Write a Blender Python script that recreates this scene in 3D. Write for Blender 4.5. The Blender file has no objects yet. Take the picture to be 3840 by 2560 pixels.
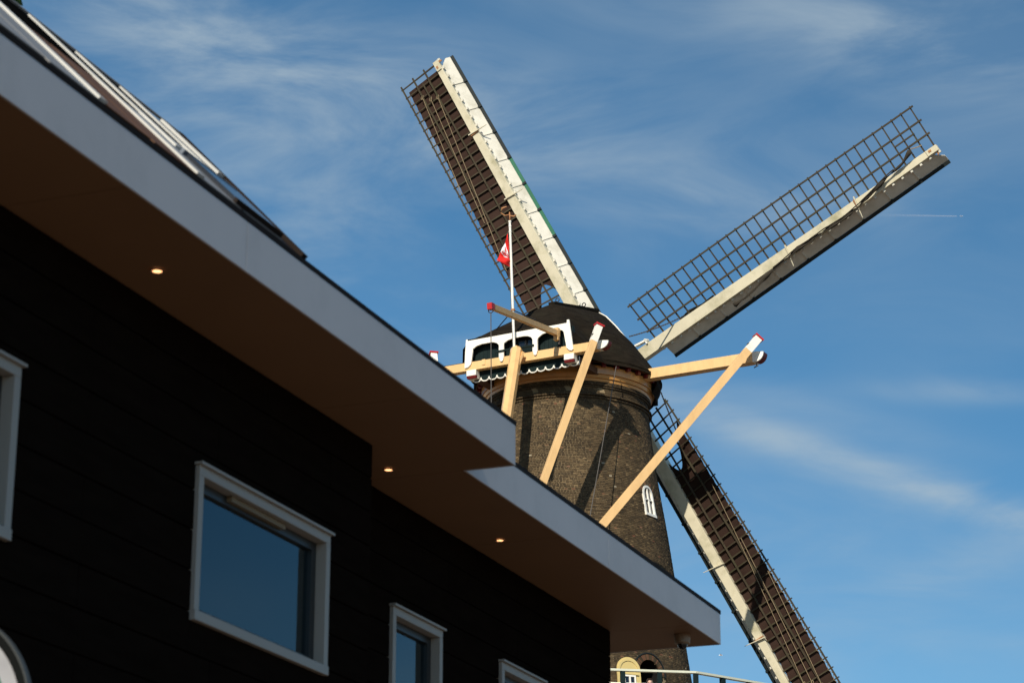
import bpy, bmesh, math, random
from mathutils import Vector, Matrix
random.seed(7)
C = bpy.context.scene.collection
R = math.radians
sc = bpy.context.scene

# ------------------------------------------------------------------ camera
EYE = 1.6
cd = bpy.data.cameras.new('camera'); cam = bpy.data.objects.new('camera', cd); C.objects.link(cam)
cam.location = (0, 0, EYE); cam.rotation_euler = (R(90 + 18.9), 0, 0)
cd.sensor_width = 36; cd.lens = 85.0
cd.clip_start = .1; cd.clip_end = 90000
cd.dof.use_dof = True; cd.dof.focus_distance = 79.0; cd.dof.aperture_fstop = 3.6
sc.camera = cam

# ------------------------------------------------------------------ sky, sun, exposure
SUN_EL, SUN_AZ = 33.5, 19.0            # azimuth: degrees to the left of straight behind the camera
w = bpy.data.worlds.new('World'); sc.world = w; w.use_nodes = True
nt = w.node_tree; nt.nodes.clear(); N = nt.nodes.new; Lk = nt.links.new
out = N('ShaderNodeOutputWorld'); bg = N('ShaderNodeBackground'); sky = N('ShaderNodeTexSky')
sky.sky_type = 'NISHITA'; sky.sun_disc = False
sky.sun_elevation = R(SUN_EL); sky.sun_rotation = R(180 - SUN_AZ)
sky.altitude = 0; sky.air_density = 0.88; sky.dust_density = 0.15; sky.ozone_density = 3.0
bg.inputs['Strength'].default_value = 0.105
tc = N('ShaderNodeTexCoord')
def noise(scale, detail, rough, vec, dist=0.0):
    n = N('ShaderNodeTexNoise'); n.inputs['Scale'].default_value = scale; n.inputs['Detail'].default_value = detail
    n.inputs['Roughness'].default_value = rough; n.inputs['Distortion'].default_value = dist
    Lk(vec, n.inputs['Vector']); return n.outputs['Fac']
def wmath(op, a, b):
    m = N('ShaderNodeMath'); m.operation = op
    for i, v in enumerate((a, b)):
        if isinstance(v, (int, float)): m.inputs[i].default_value = v
        else: Lk(v, m.inputs[i])
    return m.outputs[0]
def ramp(fac, a, b):
    m = N('ShaderNodeMapRange'); m.interpolation_type = 'SMOOTHSTEP'
    m.inputs['From Min'].default_value = a; m.inputs['From Max'].default_value = b
    Lk(fac, m.inputs['Value']); return m.outputs['Result']
mp = N('ShaderNodeMapping'); mp.inputs['Rotation'].default_value = (0, R(-24), 0); mp.inputs['Scale'].default_value = (1.0, 1.0, 3.2)
mp.inputs['Location'].default_value = (3.1, 0.4, 1.7)
Lk(tc.outputs['Generated'], mp.inputs['Vector'])
wisps = ramp(noise(8.0, 7, .58, mp.outputs['Vector'], .6), .34, .76)
mp2 = N('ShaderNodeMapping'); mp2.inputs['Rotation'].default_value = (0, R(-15), 0); mp2.inputs['Scale'].default_value = (1.0, 1.0, 1.9)
mp2.inputs['Location'].default_value = (0.35, 0, 0.2)
Lk(tc.outputs['Generated'], mp2.inputs['Vector'])
patch = ramp(noise(4.2, 3, .5, mp2.outputs['Vector'], .3), .36, .68)
veil = wmath('ADD', wmath('MULTIPLY', wmath('MULTIPLY', wisps, patch), .16), wmath('MULTIPLY', patch, .08))
sp_ = N('ShaderNodeSeparateXYZ'); Lk(tc.outputs['Generated'], sp_.inputs['Vector'])
az_ = wmath('ARCTAN2', sp_.outputs['X'], sp_.outputs['Y']); el_ = wmath('ARCSINE', sp_.outputs['Z'], 0)
def cirrus(az0, el0, slope, half_len, half_wid, amount):     # a streak of cirrus at a bearing and height, degrees
    u = wmath('SUBTRACT', az_, R(az0)); v = wmath('SUBTRACT', el_, R(el0)); c, s_ = math.cos(R(slope)), math.sin(R(slope))
    a = wmath('DIVIDE', wmath('SUBTRACT', wmath('MULTIPLY', u, c), wmath('MULTIPLY', v, s_)), R(half_len))
    b = wmath('DIVIDE', wmath('ADD', wmath('MULTIPLY', u, s_), wmath('MULTIPLY', v, c)), R(half_wid))
    d = wmath('ADD', wmath('MULTIPLY', a, a), wmath('MULTIPLY', b, b))
    return wmath('MULTIPLY', wmath('POWER', math.e, wmath('MULTIPLY', d, -1.0)), amount)
streak = wmath('ADD', wmath('MULTIPLY', wisps, 1.75), .16)
bands = None
for args in ((-2.6, 24.6, 14, 6.0, 1.5, .34), (9.8, 26.0, 12, 5.5, 1.2, .30), (9.6, 15.4, 20, 8.5, .48, .36), (10.0, 13.2, -14, 2.6, .5, .14), (7.2, 17.3, 17, 4.0, .35, .12), (-5.6, 22.2, 36, 5.5, 1.9, .30), (11.3, 17.4, 4, 2.3, .28, .26), (8.5, 12.6, 9, 7.0, 2.4, .09), (-9.0, 26.2, 22, 4.5, 2.0, .26), (6.6, 22.0, 8, 5.5, .8, .14),
             (-22, 27, 15, 7, 1.6, .3), (24, 19, 18, 8, 1.2, .3), (22, 30, 10, 7, 1.5, .25), (-20, 15, 20, 6, 1.2, .22), (3, 36, 12, 9, 1.6, .3)):
    k_ = cirrus(*args); bands = k_ if bands is None else wmath('ADD', bands, k_)
veil = wmath('ADD', veil, wmath('MULTIPLY', bands, streak))
hs_ = N('ShaderNodeHueSaturation'); hs_.inputs['Saturation'].default_value = 1.22; hs_.inputs['Value'].default_value = .97; hs_.inputs['Hue'].default_value = .489; Lk(sky.outputs['Color'], hs_.inputs['Color'])
mix = N('ShaderNodeMixRGB'); Lk(veil, mix.inputs['Fac']); Lk(hs_.outputs['Color'], mix.inputs['Color1'])
mix.inputs['Color2'].default_value = (4.1, 5.0, 5.6, 1)
Lk(mix.outputs['Color'], bg.inputs['Color']); Lk(bg.outputs['Background'], out.inputs['Surface'])
sl = bpy.data.lights.new('sun', 'SUN'); sun = bpy.data.objects.new('sun', sl); C.objects.link(sun)
sl.energy = 5.0; sl.angle = R(.5); sl.color = (1.0, .92, .78)
sdir = Vector((-math.sin(R(SUN_AZ))*math.cos(R(SUN_EL)), -math.cos(R(SUN_AZ))*math.cos(R(SUN_EL)), math.sin(R(SUN_EL))))
sun.rotation_euler = sdir.to_track_quat('Z', 'Y').to_euler(); sun.location = (-30, -30, 60)
vs = sc.view_settings; vs.view_transform = 'Standard'; vs.look = 'None'; vs.exposure = 0.0; vs.gamma = 1.0
vs.use_curve_mapping = False

# ------------------------------------------------------------------ materials
def mat(name, col, rough=.6, spec=.4, var=.12, vscale=3.0, bump=0.0, bscale=40.0, stretch=(1, 1, 1), dirt=None, dirt_amt=.0, dirt_scale=1.5, metal=0.0, emit=None, estr=0, trans=0.0):
    m = bpy.data.materials.new(name); m.use_nodes = True
    t = m.node_tree; b = t.nodes['Principled BSDF']
    b.inputs['Roughness'].default_value = rough; b.inputs['Specular IOR Level'].default_value = spec; b.inputs['Metallic'].default_value = metal
    c = t.nodes.new('ShaderNodeTexCoord'); g = t.nodes.new('ShaderNodeMapping'); g.inputs['Scale'].default_value = stretch
    t.links.new(c.outputs['Object'], g.inputs['Vector'])
    n = t.nodes.new('ShaderNodeTexNoise'); n.inputs['Scale'].default_value = vscale; n.inputs['Detail'].default_value = 6
    t.links.new(g.outputs['Vector'], n.inputs['Vector'])
    mr = t.nodes.new('ShaderNodeMapRange'); mr.inputs['From Min'].default_value = .25; mr.inputs['From Max'].default_value = .75
    mr.inputs['To Min'].default_value = 1 - var; mr.inputs['To Max'].default_value = 1 + var
    t.links.new(n.outputs['Fac'], mr.inputs['Value'])
    mul = t.nodes.new('ShaderNodeVectorMath'); mul.operation = 'SCALE'; mul.inputs[0].default_value = col[:3]
    t.links.new(mr.outputs['Result'], mul.inputs['Scale'])
    last = mul.outputs['Vector']
    if dirt:
        n2 = t.nodes.new('ShaderNodeTexNoise'); n2.inputs['Scale'].default_value = dirt_scale; n2.inputs['Detail'].default_value = 8; n2.inputs['Roughness'].default_value = .65
        t.links.new(g.outputs['Vector'], n2.inputs['Vector'])
        r2 = t.nodes.new('ShaderNodeMapRange'); r2.inputs['From Min'].default_value = .48; r2.inputs['From Max'].default_value = .72; r2.inputs['To Max'].default_value = dirt_amt
        t.links.new(n2.outputs['Fac'], r2.inputs['Value'])
        mx = t.nodes.new('ShaderNodeMixRGB'); mx.inputs['Color2'].default_value = (*dirt, 1)
        t.links.new(r2.outputs['Result'], mx.inputs['Fac']); t.links.new(last, mx.inputs['Color1']); last = mx.outputs['Color']
    t.links.new(last, b.inputs['Base Color'])
    if bump:
        n3 = t.nodes.new('ShaderNodeTexNoise'); n3.inputs['Scale'].default_value = bscale; n3.inputs['Detail'].default_value = 4
        t.links.new(g.outputs['Vector'], n3.inputs['Vector'])
        bp = t.nodes.new('ShaderNodeBump'); bp.inputs['Strength'].default_value = bump; bp.inputs['Distance'].default_value = .02
        t.links.new(n3.outputs['Fac'], bp.inputs['Height']); t.links.new(bp.outputs['Normal'], b.inputs['Normal'])
    if emit:
        b.inputs['Emission Color'].default_value = (*emit, 1); b.inputs['Emission Strength'].default_value = estr
    return m

M = {}
M['ochre'] = mat('ochre_paint', (.79, .505, .225), .45, .4, .07, 4, .05, 60, (1, 1, .4), dirt=(.50, .29, .11), dirt_amt=.4, dirt_scale=2.2)
M['ochre_glossy'] = mat('ochre_gloss_paint', (.79, .505, .225), .2, .6, .06, 4, .05, 30, dirt=(.30, .17, .07), dirt_amt=.25, dirt_scale=2.2)
M['hoist_wood'] = mat('hoist_wood', (.66, .41, .17), .5, .4, .12, 6, .08, 50, dirt=(.2, .1, .04), dirt_amt=.3)
M['white'] = mat('white_paint', (.88, .85, .76), .5, .4, .04, 5, .04, 50, dirt=(.42, .40, .32), dirt_amt=.18, dirt_scale=2.0)
M['stock'] = mat('stock_paint', (.66, .60, .44), .5, .4, .06, 3, .06, 40, (1, .5, 1), dirt=(.27, .25, .12), dirt_amt=.75, dirt_scale=1.1)
M['board'] = mat('board_paint', (.70, .665, .57), .5, .3, .07, 3, .06, 40, dirt=(.34, .31, .21), dirt_amt=.55, dirt_scale=1.6)
M['red'] = mat('red_paint', (.50, .022, .022), .4, .4, .08, 5)
M['darkred'] = mat('dark_red_paint', (.16, .012, .012), .5, .4, .1, 5)
M['dgreen'] = mat('dark_green_paint', (.005, .014, .014), .5, .15, .15, 3, dirt=(.03, .045, .04), dirt_amt=.2)
M['edge'] = mat('black_green_paint', (.016, .021, .021), .5, .2, .1, 4)
M['bgreen'] = mat('bright_green_paint', (.012, .13, .065), .45, .4, .12, 4)
M['lattice'] = mat('weathered_lattice_wood', (.062, .049, .032), .7, .12, .25, 5, .1, 60, dirt=(.06, .065, .03), dirt_amt=.5, dirt_scale=2)
M['cloth'] = mat('tanned_sailcloth', (.046, .027, .021), .9, .05, .18, 1.3, .25, 14)
M['furled'] = mat('furled_sailcloth', (.05, .042, .032), .9, .15, .25, 3, .4, 18)
M['rope'] = mat('hemp_rope', (.30, .23, .14), .9, .1, .1, 10)
M['chain'] = mat('iron_chain', (.05, .042, .04), .6, .4, .15, 10)
M['wire'] = mat('grey_hoist_cable', (.10, .09, .08), .6, .3, .1, 10)
M['roof'] = mat('tarred_cap_roofing', (.017, .013, .0088), .9, .04, .4, 2.6, .7, 11, (1, 1, 3.5), dirt=(.035, .032, .02), dirt_amt=.35, dirt_scale=1.2)
M['underside'] = mat('cap_underside_timber', (.10, .045, .02), .7, .3, .2, 3)
M['mortar'] = mat('lime_mortar', (.25, .19, .11), .9, .2, .22, 4, .2, 40)
M['curb'] = mat('curb_ring_varnish', (.56, .28, .08), .3, .6, .14, 3, .06, 30, dirt=(.22, .10, .03), dirt_amt=.35)
M['void'] = mat('dark_interior', (.012, .011, .010), .9, .1, .1, 3)
M['yellow'] = mat('yellow_door_paint', (.62, .48, .19), .5, .4, .05, 3)
M['deck'] = mat('stage_deck_timber', (.20, .17, .13), .8, .2, .2, 3)
M['rail'] = mat('pale_rail_paint', (.62, .63, .50), .5, .4, .06, 3)
M['rust'] = mat('rust_stain', (.42, .20, .09), .8, .2, .2, 20)
M['soffit'] = mat('brown_soffit_board', (.27, .15, .075), .6, .2, .05, 1.2)
M['fascia'] = mat('white_fascia_panel', (.62, .565, .53), .5, .4, .03, 1.0, dirt=(.40, .37, .34), dirt_amt=.35, dirt_scale=.9)
M['trim'] = mat('dark_roof_trim', (.020, .014, .011), .7, .08, .1, 3)
M['plank'] = mat('black_brown_cladding', (.0090, .0062, .0045), .8, .0, .2, 2, .1, 30, (6, 1, 6))
M['wallback'] = mat('black_wall_backing', (.004, .0035, .003), .9, .0, .1, 2)
M['frame'] = mat('cream_window_frame', (.35, .315, .265), .5, .4, .03, 2)
M['sash'] = mat('dark_window_sash', (.02, .022, .022), .35, .5, .1, 3)
M['blind'] = mat('beige_blind_box', (.22, .16, .09), .6, .3, .05, 3)
M['curtain'] = mat('grey_curtain', (.30, .30, .27), .9, .1, .15, 6, stretch=(8, 8, 1))
M['zinc'] = mat('pale_zinc_roof_sheet', (.20, .20, .20), .5, .4, .08, 2)
M['rib'] = mat('white_standing_rib', (.55, .54, .50), .4, .5, .04, 3)
M['panel'] = mat('solar_panel_glass', (.010, .014, .022), .15, .6, .1, 3)
M['alu'] = mat('aluminium_edge', (.14, .16, .19), .4, .5, .05, 4)
M['gapshade'] = mat('painted_shadow_gap', (.004, .004, .004), .9, .0, .1, 3)
M['lamp'] = mat('lit_downlight', (.9, .7, .5), .5, .2, .0, 3, emit=(1.0, .46, .19), estr=3.2)
M['camwhite'] = mat('beige_camera_housing', (.26, .17, .10), .4, .5, .05, 4)
M['dome'] = mat('smoked_dome', (.012, .011, .011), .08, .6, .02, 4)
M['signface'] = mat('white_sign_face', (.36, .36, .38), .3, .5, .25, 2.5)
M['signblack'] = mat('black_sign_band', (.004, .005, .005), .6, .1, .05, 4)
M['signrim'] = mat('grey_sign_rim', (.05, .055, .055), .5, .3, .05, 4)
M['signgreen'] = mat('green_sign_print', (.005, .10, .055), .4, .4, .05, 4)
M['flagred'] = mat('flag_red', (.72, .030, .025), .8, .1, .10, 4)
M['flagwhite'] = mat('flag_white', (.86, .85, .88), .8, .1, .05, 4)
M['skin'] = mat('skin', (.60, .36, .27), .5, .3, .06, 20)
M['shirt'] = mat('dark_shirt', (.03, .03, .04), .8, .2, .1, 10)
M['hair'] = mat('grey_hair', (.22, .18, .15), .8, .2, .2, 20)
M['ground'] = mat('brick_paving_ground', (.13, .10, .08), .9, .2, .25, .6, .2, 6)
M['bark'] = mat('bark', (.09, .07, .05), .9, .1, .25, 8, .4, 20)
M['leaf'] = mat('leaf_green', (.05, .095, .02), .7, .2, .4, 6)
M['gull'] = mat('white_feathers', (.85, .85, .85), .7, .2, .05, 4)
M['plane'] = mat('white_aircraft_paint', (.8, .8, .8), .3, .5, .03, 1)

def brick_material():
    m = bpy.data.materials.new('weathered_brick'); m.use_nodes = True
    t = m.node_tree; b = t.nodes['Principled BSDF']; b.inputs['Roughness'].default_value = .85; b.inputs['Specular IOR Level'].default_value = .25
    a = t.nodes.new('ShaderNodeAttribute'); a.attribute_name = 'tone'
    r = t.nodes.new('ShaderNodeValToRGB'); t.links.new(a.outputs['Fac'], r.inputs['Fac'])
    e = r.color_ramp.elements
    cols = [(0, (.032, .022, .014)), (.18, (.052, .036, .020)), (.45, (.073, .050, .026)), (.7, (.110, .075, .038)), (.88, (.20, .138, .07)), (.94, (.17, .075, .042)), (1, (.34, .29, .20))]
    e[0].position, e[0].color = 0, (*cols[0][1], 1); e[1].position, e[1].color = 1, (*cols[-1][1], 1)
    for p, c in cols[1:-1]:
        q = e.new(p); q.color = (*c, 1)
    c = t.nodes.new('ShaderNodeTexCoord'); n = t.nodes.new('ShaderNodeTexNoise'); n.inputs['Scale'].default_value = .9; n.inputs['Detail'].default_value = 7
    g = t.nodes.new('ShaderNodeNewGeometry'); t.links.new(g.outputs['Position'], n.inputs['Vector'])
    mr = t.nodes.new('ShaderNodeMapRange'); mr.inputs['From Min'].default_value = .3; mr.inputs['From Max'].default_value = .7; mr.inputs['To Min'].default_value = .72; mr.inputs['To Max'].default_value = 1.26
    t.links.new(n.outputs['Fac'], mr.inputs['Value'])
    s = t.nodes.new('ShaderNodeVectorMath'); s.operation = 'SCALE'; t.links.new(r.outputs['Color'], s.inputs[0]); t.links.new(mr.outputs['Result'], s.inputs['Scale'])
    t.links.new(s.outputs['Vector'], b.inputs['Base Color'])
    return m
M['brick'] = brick_material()

def glass_material():
    m = bpy.data.materials.new('window_glass'); m.use_nodes = True
    t = m.node_tree; t.nodes.clear(); o = t.nodes.new('ShaderNodeOutputMaterial'); mx = t.nodes.new('ShaderNodeMixShader')
    f = t.nodes.new('ShaderNodeFresnel'); f.inputs['IOR'].default_value = 1.95
    tr = t.nodes.new('ShaderNodeBsdfTransparent'); tr.inputs['Color'].default_value = (.62, .70, .70, 1)
    gl = t.nodes.new('ShaderNodeBsdfGlossy'); gl.inputs['Roughness'].default_value = .02; gl.inputs['Color'].default_value = (.75, .9, .95, 1)
    n = t.nodes.new('ShaderNodeTexNoise'); n.inputs['Scale'].default_value = 1.4
    bp = t.nodes.new('ShaderNodeBump'); bp.inputs['Strength'].default_value = .04; bp.inputs['Distance'].default_value = .02
    t.links.new(n.outputs['Fac'], bp.inputs['Height']); t.links.new(bp.outputs['Normal'], gl.inputs['Normal'])
    t.links.new(f.outputs['Fac'], mx.inputs['Fac']); t.links.new(tr.outputs['BSDF'], mx.inputs[1]); t.links.new(gl.outputs['BSDF'], mx.inputs[2])
    t.links.new(mx.outputs['Shader'], o.inputs['Surface']); return m
M['glass'] = glass_material()

def trail_material():
    m = bpy.data.materials.new('contrail_vapour'); m.use_nodes = True
    t = m.node_tree; t.nodes.clear(); o = t.nodes.new('ShaderNodeOutputMaterial'); mx = t.nodes.new('ShaderNodeMixShader')
    tr = t.nodes.new('ShaderNodeBsdfTransparent'); df = t.nodes.new('ShaderNodeBsdfTranslucent'); d2 = t.nodes.new('ShaderNodeBsdfDiffuse'); ad = t.nodes.new('ShaderNodeMixShader')
    df.inputs['Color'].default_value = d2.inputs['Color'].default_value = (.9, .9, .95, 1)
    t.links.new(df.outputs['BSDF'], ad.inputs[1]); t.links.new(d2.outputs['BSDF'], ad.inputs[2])
    a = t.nodes.new('ShaderNodeAttribute'); a.attribute_name = 'tone'
    t.links.new(a.outputs['Fac'], mx.inputs['Fac'])
    t.links.new(tr.outputs['BSDF'], mx.inputs[1]); t.links.new(ad.outputs['Shader'], mx.inputs[2]); t.links.new(mx.outputs['Shader'], o.inputs['Surface']); return m
M['trail'] = trail_material()

# ------------------------------------------------------------------ mesh helpers
class MB:
    def __init__(s): s.v = []; s.f = []; s.m = []; s.tone = []; s.mats = []
    def mi(s, m):
        if m not in s.mats: s.mats.append(m)
        return s.mats.index(m)
    def add(s, vs, fs, m='white', tone=0.0):
        k = len(s.v); s.v += [tuple(v) for v in vs]; i = s.mi(m)
        for f in fs: s.f.append([k + a for a in f]); s.m.append(i); s.tone.append(tone)
    def hexa(s, p, m, tone=0.0):                      # p: 8 points, bottom quad then top quad
        s.add(p, [(0, 3, 2, 1), (4, 5, 6, 7), (0, 1, 5, 4), (1, 2, 6, 5), (2, 3, 7, 6), (3, 0, 4, 7)], m, tone)
    def box(s, x0, x1, y0, y1, z0, z1, m):
        s.hexa([(x0, y0, z0), (x1, y0, z0), (x1, y1, z0), (x0, y1, z0), (x0, y0, z1), (x1, y0, z1), (x1, y1, z1), (x0, y1, z1)], m)
    def bar(s, a, b, wx, wy, m, up=(0, 0, 1), taper=1.0, taper2=None):   # square bar from a to b
        a, b = Vector(a), Vector(b); d = (b - a).normalized(); u = Vector(up)
        x = d.cross(u)
        if x.length < 1e-4: x = d.cross(Vector((1, 0, 0)))
        x.normalize(); y = x.cross(d)
        t2 = taper if taper2 is None else taper2
        P = []
        for q, k, k2 in ((a, 1, 1), (b, taper, t2)):
            for sx, sy in ((-1, -1), (1, -1), (1, 1), (-1, 1)): P.append(q + x*(sx*wx/2*k) + y*(sy*wy/2*k2))
        s.hexa(P, m)
    def tube(s, pts, r, m, n=6, close=True):
        pts = [Vector(p) for p in pts]; rs = r if isinstance(r, (list, tuple)) else [r]*len(pts)
        V = []; F = []
        ref = Vector((.31, .17, .93))
        for i, p in enumerate(pts):
            d = (pts[min(i+1, len(pts)-1)] - pts[max(i-1, 0)]).normalized()
            x = d.cross(ref).normalized(); y = x.cross(d)
            for k in range(n):
                a = 2*math.pi*k/n; V.append(p + x*(rs[i]*math.cos(a)) + y*(rs[i]*math.sin(a)))
        for i in range(len(pts)-1):
            for k in range(n): F.append((i*n+k, i*n+(k+1) % n, (i+1)*n+(k+1) % n, (i+1)*n+k))
        if close: F.append(tuple(range(n-1, -1, -1))); F.append(tuple((len(pts)-1)*n+k for k in range(n)))
        s.add(V, F, m)
    def poly(s, pts, ext, m):                          # extruded polygon (may be concave)
        n = len(pts); ext = Vector(ext); P = [Vector(p) for p in pts]
        V = P + [p + ext for p in P]
        from mathutils.geometry import tessellate_polygon
        T = tessellate_polygon([P])
        F = [tuple(t) for t in T] + [tuple(n + i for i in reversed(t)) for t in T]
        F += [(i, (i+1) % n, n+(i+1) % n, n+i) for i in range(n)]
        s.add(V, F, m)
    def lathe(s, prof, m, n=96, a0=0.0, a1=2*math.pi, c=(0, 0, 0)):   # prof: list of (r,z); angle from +y toward +x
        full = abs(a1-a0-2*math.pi) < 1e-6; k = n if full else n+1; V = []; F = []
        for r, z in prof:
            for i in range(k):
                a = a0 + (a1-a0)*i/n; V.append((c[0]+r*math.sin(a), c[1]+r*math.cos(a), c[2]+z))
        for j in range(len(prof)-1):
            for i in range(n):
                i2 = (i+1) % k
                F.append((j*k+i, (j+1)*k+i, (j+1)*k+i2, j*k+i2))
        s.add(V, F, m)
    def mesh(s, name):
        me = bpy.data.meshes.new(name); me.from_pydata(s.v, [], s.f)
        for m in s.mats: me.materials.append(M[m])
        me.polygons.foreach_set('material_index', s.m)
        if any(s.tone):
            at = me.attributes.new('tone', 'FLOAT', 'FACE'); at.data.foreach_set('value', s.tone)
        bm = bmesh.new(); bm.from_mesh(me); bmesh.ops.recalc_face_normals(bm, faces=bm.faces); bm.to_mesh(me); bm.free()
        me.update(); return me
    def build(s, name, parent=None, smooth=False, bevel=0.0):
        o = bpy.data.objects.new(name, s.mesh(name)); C.objects.link(o)
        if parent: o.parent = parent
        if smooth: o.data.polygons.foreach_set('use_smooth', [True]*len(o.data.polygons))
        if bevel:
            b = o.modifiers.new('bevel', 'BEVEL'); b.width = bevel; b.segments = 2; b.limit_method = 'ANGLE'
        return o
def thing(name, label, cat, loc=(0, 0, 0), rotz=0.0, group=None):
    o = bpy.data.objects.new(name, None); C.objects.link(o); o.location = loc; o.rotation_euler = (0, 0, rotz)
    tag(o, label, cat, group); return o
def tag(o, label=None, cat=None, group=None, kind=None):
    for k, v in (('label', label), ('category', cat), ('group', group), ('kind', kind)):
        if v: o[k] = v
    return o
def put(o, parent, loc=(0, 0, 0), rot=None):
    c = o.copy(); C.objects.link(c); c.parent = parent; c.location = loc
    if rot: c.rotation_euler = rot
    return c
def mesh_obj(name, me, parent, loc=(0, 0, 0), rot=None):
    o = bpy.data.objects.new(name, me); C.objects.link(o); o.parent = parent; o.location = loc
    if rot: o.rotation_euler = rot
    return o

# ------------------------------------------------------------------ ground
b = MB(); b.add([(-4000, -4000, 0), (4000, -4000, 0), (4000, 4000, 0), (-4000, 4000, 0)], [(0, 1, 2, 3)], 'ground')
tag(b.build('ground'), kind='structure')

# ================================================================== WINDMILL
# local axes: x across the cap, y towards the sails, z up from the ground
PSI = R(27.98)
mill = thing('windmill', 'tall brick tower windmill with lattice sails, ochre braces and dark cap', 'windmill', (1.8309, 75.4128, 0), -PSI)
def W(f, e, z): return Vector((e, f, z + EYE))           # forward, across, height above the eye

PROF = [(-1.6, 5.75), (6, 5.05), (10, 4.45), (12.3, 4.10), (14.63, 3.79), (17, 3.46), (19.11, 3.17), (21.06, 2.86), (22.3, 2.71), (23.36, 2.61)]
def rad(z):
    for (z0, r0), (z1, r1) in zip(PROF, PROF[1:]):
        if z <= z1: return r0 + (r1-r0)*(z-z0)/(z1-z0)
    return PROF[-1][1]
def onwall(deg, z, dr=0.0):
    r = rad(z) + dr; a = R(deg); return Vector((r*math.sin(a), r*math.cos(a), z + EYE))
DOOR = 114.5; DOOR_HW = .40; DOOR_SPRING = 14.20; DECK = 12.25
WIN = 97.6
def arch_hit(s, z, hw, spring, bottom):                  # inside an arched opening (s along the wall)
    if z < bottom or abs(s) > hw: return False
    return z <= spring or (s*s + (z-spring)**2) <= hw*hw
def in_door(deg, z, grow=0.0): return arch_hit(R(deg-DOOR)*rad(z), z, DOOR_HW+grow, DOOR_SPRING, DECK)
def in_win(deg, z, grow=0.0): return arch_hit(R(deg-WIN)*rad(z), z, .29+grow, 20.13, 19.42)

# tower core (mortar) with the door opening left out
b = MB(); ZS = [-1.6, 4, 8, 10, 11.5, 12.25] + [12.25+.25*i for i in range(1, 45)] + [23.62]
NA = 240; V = []; F = []
for z in ZS:
    for i in range(NA):
        V.append(onwall(360*i/NA, z, -.016))
for j in range(len(ZS)-1):
    zm = (ZS[j]+ZS[j+1])/2
    for i in range(NA):
        dm = 360*(i+.5)/NA
        if in_door(dm, zm, .09) or in_win(dm, zm, -.03): continue
        F.append((j*NA+i, j*NA+(i+1) % NA, (j+1)*NA+(i+1) % NA, (j+1)*NA+i))
b.add(V, F, 'mortar'); tower = b.build('tower', mill, smooth=True)
b = MB()                                                  # passage behind the door, its shade painted in as near-black walls
for s0 in (-1, 1):
    d = DOOR + s0*math.degrees((DOOR_HW+.03)/3.8)
    b.add([onwall(d, DECK, .0), onwall(d, DECK, -.75), onwall(d, 14.3, -.75), onwall(d, 14.3, .0)], [(0, 1, 2, 3)], 'void')
pp = [onwall(DOOR+math.degrees((DOOR_HW+.03)*math.cos(R(a))/3.8), 14.2+(DOOR_HW+.03)*math.sin(R(a)), dr) for dr in (0.0, -.75) for a in range(0, 181, 15)]
b.add(pp, [(i, i+1, 14+i, 13+i) for i in range(12)], 'void')
b.add([onwall(DOOR-8, 12.25, -.8), onwall(DOOR+8, 12.25, -.8), onwall(DOOR+8, 14.8, -.8), onwall(DOOR-8, 14.8, -.8)], [(0, 1, 2, 3)], 'void')
b.build('door_passage', tower)

# bricks
def tone():
    x = random.random()
    if x < .60: return min(.86, max(.3, random.gauss(.62, .10)))
    if x < .975: return random.uniform(.20, .48)
    return random.uniform(.90, .95) if x < .996 else 1.0
PITCH = .058
def brick_pts(deg, z, ln, h=.045, out=.0):
    hd = math.degrees(ln/2/rad(z)); P = []
    for dr in (-.02, out):
        P += [onwall(deg-hd, z-h/2, dr), onwall(deg+hd, z-h/2, dr), onwall(deg+hd, z+h/2, dr), onwall(deg-hd, z+h/2, dr)]
    return P
BF = [(4, 5, 6, 7), (0, 1, 5, 4), (1, 2, 6, 5), (2, 3, 7, 6), (3, 0, 4, 7)]
singles = []; rest = MB()
row = 0; z = 13.0
while z < 23.08:
    stret = row % 2 == 0; ln = .104 if stret else .086; step = ln + .011
    r = rad(z); d = 56 + random.random()*math.degrees(step/r)
    while d < 246:
        if not (in_door(d, z, .22) and z > 13.2) and not in_door(d, z, .05) and not in_win(d, z, .05):
            hj = .045 + random.uniform(-.004, .004); oj = random.uniform(-.004, .006)
            face = math.cos(R(d-150))
            if stret and 18.7 < z < 19.6 and 119 < d < 150 and len(singles) < 262: singles.append((d, z, ln))
            else: rest.add(brick_pts(d, z + random.uniform(-.002, .002), ln + random.uniform(-.006, .003), hj, oj), BF, 'brick', tone())
        d += math.degrees(step/r)
    z += PITCH; row += 1
tag(rest.build('brickwork', tower), kind='stuff')
variants = []
for k in range(10):
    q = MB(); h = .045; l = .104; jx = random.uniform(-.004, .002)
    x = l/2 + jx; y = .004 + random.uniform(-.004, .005)
    q.add([(-x, -.02, -h/2), (x, -.02, -h/2), (x, -.02, h/2), (-x, -.02, h/2), (-x, y, -h/2), (x, y, -h/2), (x, y, h/2), (-x, y, h/2)], BF, 'brick', tone())
    variants.append(q.mesh('brick'))
for d, z, ln in singles:
    a = R(d); mesh_obj('brick', random.choice(variants), tower, onwall(d, z), (R(-7.5), 0, -a))
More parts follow.
